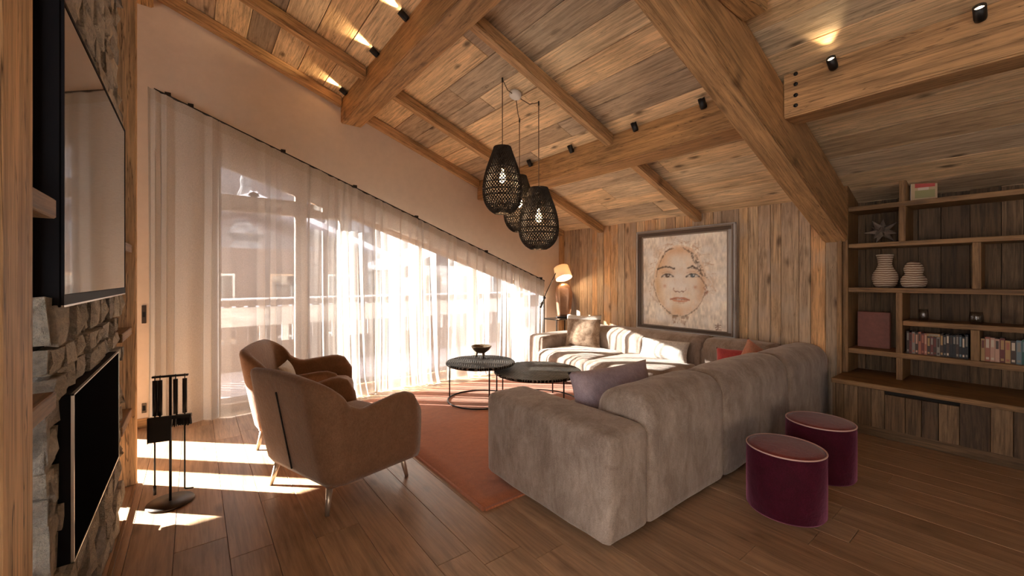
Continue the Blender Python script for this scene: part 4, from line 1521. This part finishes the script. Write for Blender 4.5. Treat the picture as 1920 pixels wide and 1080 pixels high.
for (cx, tone) in ((.325, (.13, .075, .05)), (.630, (.10, .12, .14))):
    stroke([(cx - .075, .550), (cx - .03, .580), (cx + .03, .580), (cx + .075, .551)], .011, (.06, .04, .03), .95, .3)
    stroke([(cx - .06, .552), (cx, .543), (cx + .06, .55)], .005, (.30, .18, .12), .6)
    blend(gauss(cx - .04, .56 * .921 + .042, .018, .010) * .7, (.80, .78, .76))
    blend(gauss(cx + .045, .56 * .921 + .042, .016, .010) * .7, (.80, .78, .76))
    blend(np.clip((1 - ((S - cx) / .031) ** 2 - ((T_ - (.562 * .921 + .042)) / .021) ** 2) * 3, 0, 1) * .95, tone)
    blend(gauss(cx + .010, .569 * .921 + .042, .007, .006), (.9, .9, .9))
    stroke([(cx - .07, .595), (cx, .610), (cx + .06, .598)], .006, (.55, .33, .20), .5)
stroke([(.405, .42), (.40, .39), (.425, .375)], .006, (.45, .23, .13), .7)
stroke([(.55, .42), (.553, .395), (.525, .375)], .006, (.45, .23, .13), .7)
stroke([(.43, .372), (.45, .380), (.475, .368), (.50, .380), (.52, .372)], .008, (.27, .12, .08), .8)
stroke([(.42, .46), (.415, .55)], .005, (.62, .45, .33), .4)
stroke([(.365, .281), (.42, .294), (.455, .300), (.475, .295), (.50, .300), (.54, .294), (.59, .280)], .012, (.50, .17, .08), .9, .3)
stroke([(.40, .272), (.44, .264), (.48, .262), (.52, .264), (.56, .272)], .014, (.62, .25, .13), .9, .3)
stroke([(.38, .281), (.43, .283), (.475, .280), (.52, .283), (.575, .280)], .0035, (.22, .06, .04), .9, .2)
stroke([(.43, .243), (.48, .238), (.53, .243)], .007, (.55, .34, .20), .5)
stroke([(.38, .085), (.40, .03), (.42, .0)], .010, (.38, .21, .12), .6, 1.5)
stroke([(.57, .09), (.56, .04), (.53, .0)], .010, (.38, .21, .12), .6, 1.5)
for k in range(7):
    stroke([(.40 + .025 * k, .06 + .01 * (k % 3)), (.405 + .022 * k, .0)], .006, (.46, .27, .16), .5, 1.5)
stroke([(.08, .36), (.14, .28), (.22, .22)], .010, (.52, .33, .25), .4, 1.6)
# painter's mark, lower right
for pts in ([(.875, .055), (.935, .058)], [(.905, .075), (.905, .03)], [(.88, .03), (.90, .045), (.93, .035)], [(.885, .012), (.94, .010)], [(.91, .03), (.89, .004)]):
    stroke(pts, .0055, (.25, .12, .07), .85, .3, False)
stroke([(.87, .10), (.875, .16)], .004, (.4, .26, .18), .5, 1.2, False)
img = np.clip(img * (1 + .10 * (vnoise(130, 130, 12) - .5))[..., None], 0.01, 1)

me = bpy.data.meshes.new('canvas')
Yc = PY0 + (PY1 - PY0) * S
Zc = PZ0 + (PZ1 - PZ0) * T_
co = np.stack([np.full(S.shape, 5.064), Yc, Zc], -1).reshape(-1, 3)
idx = np.arange(NS * NTT).reshape(NTT, NS)
fcs = np.stack([idx[:-1, :-1], idx[:-1, 1:], idx[1:, 1:], idx[1:, :-1]], -1).reshape(-1, 4)
me.from_pydata(co.tolist(), [], fcs.tolist())
ca = me.color_attributes.new('paint', 'FLOAT_COLOR', 'POINT')
rgba = np.ones((NS * NTT, 4), dtype=np.float32)
rgba[:, :3] = img.reshape(-1, 3)
ca.data.foreach_set('color', rgba.ravel())
PT = NT('oil_paint')
at = PT.new('ShaderNodeAttribute', attribute_name='paint')
PT.l(at.outputs['Color'], PT.b.inputs['Base Color'])
PT.b.inputs['Roughness'].default_value = 0.75
tc = PT.new('ShaderNodeTexCoord')
PT.l(PT.bump(PT.noise(tc.outputs['Object'], 70, 4, 0.7), 0.3, 0.004), PT.b.inputs['Normal'])
link_mesh('canvas', me, Matrix(), PT.m, pic)
abox('backing', (5.066, PY1 - .01, PZ0 - .01), (5.085, PY0 + .01, PZ1 + .01), DARK, pic)
PFRAME = wood('grey_brown_frame', [(.10, .066, .045)], 0.5, 0.5, 0.0, 0.3)
PBEAD = plain('silvered_bead', (.24, .185, .145), 0.45, 0.4, 0.5, 0.4, 90)
for d0, d1, xf, m_, nm in ((0.0, .020, 5.050, PBEAD, 'inner_bead'), (.020, .062, 5.040, PFRAME, 'frame_rail'), (.062, .080, 5.028, PBEAD, 'outer_bead'), (.080, .098, 5.040, PFRAME, 'outer_rail')):
    for lo, hi, g_ in (((PY1 - d1, PZ0 - d1 * .66), (PY0 + d1, PZ0 - d0 * .66), 'y'), ((PY1 - d1, PZ1 + d0), (PY0 + d1, PZ1 + d1), 'y'),
                       ((PY1 - d1, PZ0 - d0 * .66), (PY1 - d0, PZ1 + d0), 'z'), ((PY0 + d0, PZ0 - d0 * .66), (PY0 + d1, PZ1 + d0), 'z')):
        abox(nm, (xf, lo[0], lo[1]), (5.088, hi[0], hi[1]), m_, pic, g_, 0.003)

# ------------------------------------------------------------------ corner: side table, sculpture, floor lamp
st_ = empty('side_table', (4.86, 4.92, 0), label='small dark metal side table holding the bronze sculpture', cat='table')
abox('tabletop', (4.56, 4.74, 0.735), (5.09, 5.09, 0.752), BRONZE_M, st_, 'x', 0.003)
for xx in (4.57, 5.08):
    for yy in (4.75, 5.08):
        abox('leg', (xx - .008, yy - .008, 0.0), (xx + .008, yy + .008, 0.735), BRONZE_M, st_, 'z')
SCUL = plain('polished_bronze', (.34, .19, .12), 0.28, 0.7, 0.5, 0.35, 16, 0.35)
sc_ = empty('bronze_sculpture', (4.87, 4.90, 0.753), label='polished bronze torso like sculpture standing on the side table', cat='sculpture')
bm = bmesh.new()
prof = [(0.0, .105, .06), (.05, .11, .062), (.12, .12, .068), (.22, .132, .07), (.32, .14, .068), (.40, .142, .062), (.46, .134, .055), (.51, .11, .045), (.545, .07, .03), (.56, .03, .014)]
rings = []
for z_, a_, b_ in prof:
    ring = []
    for k in range(28):
        q = 2 * PI * k / 28
        wob = 1 + .05 * math.sin(3 * q + z_ * 9) + .03 * mnoise.noise(Vector((math.cos(q) * 2, math.sin(q) * 2, z_ * 8)))
        groove = 1 - .28 * math.exp(-((math.sin(q) + .97) / .10) ** 2) if z_ < .5 else 1
        ring.append(bm.verts.new((a_ * math.cos(q) * wob, b_ * math.sin(q) * wob * groove, z_)))
    rings.append(ring)
for A, B in zip(rings, rings[1:]):
    for k in range(28): bm.faces.new((A[k], A[(k + 1) % 28], B[(k + 1) % 28], B[k]))
bm.faces.new(rings[0][::-1]); bm.faces.new(rings[-1])
bm_obj('torso', bm, SCUL, sc_, RT(4.88, 4.90, 0.775, math.radians(-35)), True)
bm = bmesh.new(); add_box(bm, (0, 0, 0.012), (.24, .15, .022)); bm_obj('base', bm, BLACK_M, sc_, RT(4.88, 4.90, 0.753, math.radians(-35)))

SHADE = NT('linen_lampshade')
SHADE.b.inputs['Base Color'].default_value = (.82, .74, .63, 1)
SHADE.b.inputs['Roughness'].default_value = 0.9
SHADE.b.inputs['Transmission Weight'].default_value = 0.0
tlb = SHADE.new('ShaderNodeBsdfTranslucent'); tlb.inputs[0].default_value = (.85, .74, .60, 1)
mxs = SHADE.new('ShaderNodeMixShader'); mxs.inputs[0].default_value = 0.4
SHADE.l(SHADE.b.outputs[0], mxs.inputs[1]); SHADE.l(tlb.outputs[0], mxs.inputs[2]); SHADE.l(mxs.outputs[0], SHADE.out.inputs['Surface'])
BULB = plain('warm_bulb', (1, .8, .5), 0.4, emit=(1.0, .66, .32), es=7)
LY = 4.86
fl = empty('floor_lamp', (4.40, LY, 0), label='black floor lamp with tilted white drum shade beside the curtain', cat='floor lamp')
lathe('base', [(0, 0), (.13, 0), (.13, .012), (.02, .022), (0, .022)], BLACK_M, fl, Matrix.Translation((4.40, LY, 0)), 32)
tube('pole', [(4.40, LY, 0.02), (4.40, LY, 1.13)], 0.008, BLACK_M, fl, 10)
tube('arm', [(4.335, LY, 0.97), (4.447, LY, 1.18), (4.70, LY, 1.56)], 0.007, BLACK_M, fl, 10)
lathe('counterweight', [(0, -.05), (.018, -.05), (.02, 0), (.018, .05), (0, .05)], BLACK_M, fl, Matrix.Translation((4.345, LY, 0.99)) @ Matrix.Rotation(math.radians(28), 4, 'Y'), 14)
lathe('joint', [(0, -.02), (.016, -.02), (.016, .02), (0, .02)], BLACK_M, fl, Matrix.Translation((4.405, LY, 1.10)) @ Matrix.Rotation(PI / 2, 4, 'X'), 14)
Ms = Matrix.Translation((4.78, LY - .03, 1.50)) @ Vector((.11, .50, 1)).to_track_quat('Z', 'Y').to_matrix().to_4x4()
lathe('lamp_shade', [(.122, .10), (.138, -.10), (.135, -.10), (.119, .10)], SHADE.m, fl, Ms, 40)
lathe('shade_top', [(0, .098), (.121, .098), (.121, .101), (0, .101)], SHADE.m, fl, Ms, 40)
bb_ = lathe('bulb', [(0, -.06), (.02, -.055), (.03, -.03), (.024, 0), (.014, .03), (.014, .10), (0, .10)], BULB, fl, Ms, 20)
ld = bpy.data.lights.new('floor_lamp_light', 'POINT'); ld.energy = BULB_W * .5; ld.color = (1, .72, .42); ld.shadow_soft_size = .03
lo_ = bpy.data.objects.new('floor_lamp_light', ld); COL.objects.link(lo_); put(lo_, Ms @ Matrix.Translation((0, 0, -.075)), fl)

# ------------------------------------------------------------------ pendants
WEAVE = plain('dark_seagrass_weave', (.040, .030, .023), 0.75, 0, 0.3, 0.4, 120, 0.3)
CORDM = plain('brown_cord', (.16, .095, .055), 0.7)


def pendant_shade(t, x_, y_, z0, z1, rmax, r0, nr, nc):
    H_ = z1 - z0
    prof = []
    for i in range(nr + 1):
        f = i / nr                       # 0 top .. 1 bottom
        if f < .66:
            q = f / .66
            r = r0 + (rmax - r0) * (math.sin(q * PI / 2)) ** 1.15
        else:
            q = (f - .66) / .34
            r = rmax * math.sqrt(max(0.0, 1 - (q * .93) ** 2.3))
        prof.append((r, z1 - H_ * f))
    bm = bmesh.new()
    rings = []
    for i, (r, z_) in enumerate(prof):
        off = (i % 2) * .5
        rings.append([bm.verts.new((r * math.cos(2 * PI * (k + off) / nc), r * math.sin(2 * PI * (k + off) / nc), z_)) for k in range(nc)])
    # lattice of crossing strands as quads between every second ring
    for i in range(0, nr - 1):
        A, B, Cc = rings[i], rings[i + 1], rings[i + 2]
        for k in range(nc):
            if i % 2 == 0: q = (A[k], B[k], Cc[k], B[k - 1])
            else: q = (A[k], B[(k + 1) % nc], Cc[k], B[k])
            bm.faces.new(q)
    o = bm_obj('woven_shade', bm, WEAVE, t, Matrix.Translation((x_, y_, 0)))
    md = o.modifiers.new('strands', 'WIREFRAME')
    md.thickness = 0.0155
    md.use_even_offset = False
    md.use_boundary = True
    for f in np.linspace(0, 1, 10):
        r, z_ = prof[int(f * nr)]
        tube('hoop', [(r * math.cos(2 * PI * k / 40), r * math.sin(2 * PI * k / 40), z_) for k in range(40)], 0.0045, WEAVE, t, 6, True, Matrix.Translation((x_, y_, 0)))


CAN = Vector((2.456, 3.119, zl(2.456)))
pend = empty('pendant_cluster', CAN, label='white ceiling rose with three cords and dark woven basket pendants', cat='pendant lamp')
al_ = SN.to_track_quat('Z', 'Y').to_matrix().to_4x4()
lathe('ceiling_rose', [(0, -.045), (.045, -.045), (.058, -.035), (.062, 0), (0, 0)], WHITE_P, pend, Matrix.Translation(CAN) @ al_, 28)
for ax_, ay_, z0, z1, rm, wrad, nr, nc in ((2.259, 3.069, 2.010, 2.620, .178, .075, 36, 38), (2.72, 3.391, 1.904, 2.488, .162, .07, 34, 36), (2.645, 2.999, 1.692, 2.281, .189, .085, 36, 40)):
    hook = Vector((ax_, ay_, zl(ax_) - 0.012))
    s0 = CAN + Vector((0, 0, -.035)) + (hook - CAN).normalized() * .05
    mid = (s0 + hook) / 2 + Vector((0, 0, -.035))
    tube('cord', [s0, mid, hook, hook + Vector((0, 0, -.02)), (ax_, ay_, z1 - .12)], .0045, CORDM, pend, 6)
    lathe('hook', [(0, -.03), (.008, -.03), (.008, .012), (0, .012)], BRONZE_M, pend, Matrix.Translation(hook), 10)
    pendant_shade(pend, ax_, ay_, z0, z1, rm, wrad, nr, nc)
    lathe('lamp_holder', [(0, -.06), (.018, -.06), (.022, -.02), (.020, .05), (0, .055)], BLACK_M, pend, Matrix.Translation((ax_, ay_, z1 - .14)), 16)
    lathe('bulb', [(0, -.13), (.022, -.122), (.033, -.095), (.030, -.07), (.014, -.035), (.012, 0), (0, 0)], BULB, pend, Matrix.Translation((ax_, ay_, z1 - .20)), 18)
    ld = bpy.data.lights.new('pendant_light', 'POINT'); ld.energy = BULB_W; ld.color = (1, .70, .40); ld.shadow_soft_size = .02
    lo_ = bpy.data.objects.new('pendant_light', ld); COL.objects.link(lo_); put(lo_, Matrix.Translation((ax_, ay_, z1 - .345)), pend)

# ------------------------------------------------------------------ spotlights on the purlins
LENS = plain('lit_lens', (1, .85, .6), 0.3, emit=(1.0, .74, .45), es=5)


def spotlight(x_, y_, z_, aim, label, power=SPOT_W, lit=True):
    t = empty('beam_spotlight', (x_, y_, z_), label=label, cat='spotlight', group='black spotlights on the purlins')
    d_ = Vector(aim).normalized()
    body = Vector((x_ - .045, y_, z_))
    Rm = Matrix.Translation(body) @ d_.to_track_quat('Z', 'Y').to_matrix().to_4x4()
    lathe('housing', [(0, -.045), (.024, -.045), (.027, -.03), (.027, .04), (.023, .04), (.021, .02), (0, .02)], BLACK_M, t, Rm, 18)
    lathe('lens', [(0, .022), (.020, .022), (.020, .026), (0, .026)], LENS if lit else HOUSING, t, Rm, 16)
    tube('bracket', [body, (x_ + .002, y_, z_)], .008, BLACK_M, t, 8)
    if not lit: return
    ld = bpy.data.lights.new('spot', 'SPOT')
    ld.energy = power; ld.color = (1, .70, .38); ld.spot_size = math.radians(70); ld.spot_blend = .8; ld.shadow_soft_size = .015
    lo2 = bpy.data.objects.new('spot', ld); COL.objects.link(lo2)
    put(lo2, Matrix.Translation(body + d_ * .06) @ d_.to_track_quat('-Z', 'Y').to_matrix().to_4x4(), t)


UP = (-.80, 0, .52)
UPV = (-.55, 0, .85)
for y_, nm in ((3.207, 'uppermost'), (3.897, 'middle'), (4.93, 'lowest, by the plaster wall,')):
    spotlight(1.398, y_, 3.56, UP, '%s of three spotlights on the purlin at the plaster wall' % nm)
for y_, nm in ((3.93, 'first'), (3.22, 'second from the pendants'), (2.38, 'third from the pendants'), (1.72, 'last, beside the principal beam,')):
    spotlight(3.358, y_, 2.85, UPV, '%s of four spotlights on the purlin behind the pendants' % nm, 0, False)
for y_, nm in ((0.873, 'lit spotlight beside the four bolts on the right purlin'), (0.213, 'lit spotlight near the frame edge on the right purlin')):
    spotlight(3.453, y_, 2.86, UP, nm, SPOT_W * .16)

# ------------------------------------------------------------------ fireplace tool set
TX, TY = -0.12, 3.34
ft = empty('fireplace_tool_stand', (TX, TY, 0), label='dark iron fireplace tool stand with round foot beside the hearth', cat='tool stand')
lathe('foot', [(0, 0.001), (.118, .001), (.122, .006), (.118, .013), (.02, .016), (0, .016)], BRONZE_M, ft, Matrix.Translation((TX, TY, 0)), 40)
RD = Vector((0.98, -0.2, 0)).normalized()
tube('post', [(TX, TY, .014), (TX, TY, .795)], .0075, BLACK_M, ft, 10)
P0, P1 = Vector((TX, TY, .793)) - RD * .085, Vector((TX, TY, .793)) + RD * .085
obox('hanger_bar', (P0 + P1) / 2, RD, (0, 0, 1), ((P1 - P0).length + .01, .012, .02), BLACK_M, ft, .002)


def tool(off, nm, lab, build):
    p = Vector((TX, TY, 0)) + RD * off + Vector((0.0, -0.022, 0))
    t = empty(nm, p + Vector((0, 0, .78)), label=lab, cat='fireplace tool')
    tube('handle', [p + Vector((0, 0, .775)), p + Vector((0, 0, .56))], [.0125, .0125], BLACK_M, t, 10)
    tube('hook', [p + Vector((0, 0, .77)), p + Vector((0, .012, .80)), p + Vector((0, .026, .80))], .003, BLACK_M, t, 6)
    build(t, p)


def b_tongs(t, p):
    tube('shaft', [p + Vector((0, 0, .56)), p + Vector((0, 0, .12))], .0045, BLACK_M, t, 8)
    tube('tip', [p + Vector((0, 0, .13)), p + Vector((0, 0, .075))], .008, BLACK_M, t, 8)


def b_shovel(t, p):
    bm = bmesh.new()
    add_box(bm, (0, 0, 0), (.115, .006, .155))
    for s in (-1, 1): add_box(bm, (s * .056, -.008, 0), (.004, .016, .155))
    add_box(bm, (0, -.008, .0765), (.115, .016, .004))
    bm_obj('blade', bm, BLACK_M, t, frame_matrix(p + Vector((0, -.006, .475)), RD, (RD.cross(Vector((0, 0, 1))) * -1)))
    tube('neck', [p + Vector((0, 0, .575)), p + Vector((0, 0, .50))], .005, BLACK_M, t, 8)


def b_brush(t, p):
    bm = bmesh.new()
    add_box(bm, (0, 0, .03), (.10, .028, .02))
    bm_obj('brush_head', bm, BLACK_M, t, frame_matrix(p + Vector((.03, -.004, .51)), RD, (0, 1, 0)))
    bm = bmesh.new()
    for k in range(60):
        xx, yy = random.uniform(-.048, .048), random.uniform(-.012, .012)
        add_tube(bm, [(xx, yy, .02), (xx * 1.08, yy * 1.2, random.uniform(-.032, -.02))], .0022, 4)
    o = bm_obj('bristles', bm, BLACK_M, t, frame_matrix(p + Vector((.03, -.004, .51)), RD, (0, 1, 0)))
    o['kind'] = 'stuff'
    tube('neck', [p + Vector((0, 0, .57)), p + Vector((.01, 0, .545))], .005, BLACK_M, t, 8)


def b_poker(t, p):
    tube('shaft', [p + Vector((0, 0, .56)), p + Vector((0, 0, .085)), p + Vector((.004, 0, .08)), p + RD * .045 + Vector((0, 0, .078))], .0045, BLACK_M, t, 8)


tool(-.075, 'fireplace_tongs', 'iron rod with long grip hanging leftmost on the tool stand', b_tongs)
tool(-.050, 'fireplace_shovel', 'black ash shovel with square blade hanging on the tool stand', b_shovel)
tool(.026, 'hearth_brush', 'black hearth brush hanging right of the central post', b_brush)
tool(.072, 'fireplace_poker', 'iron poker with bent tip hanging rightmost on the tool stand', b_poker)
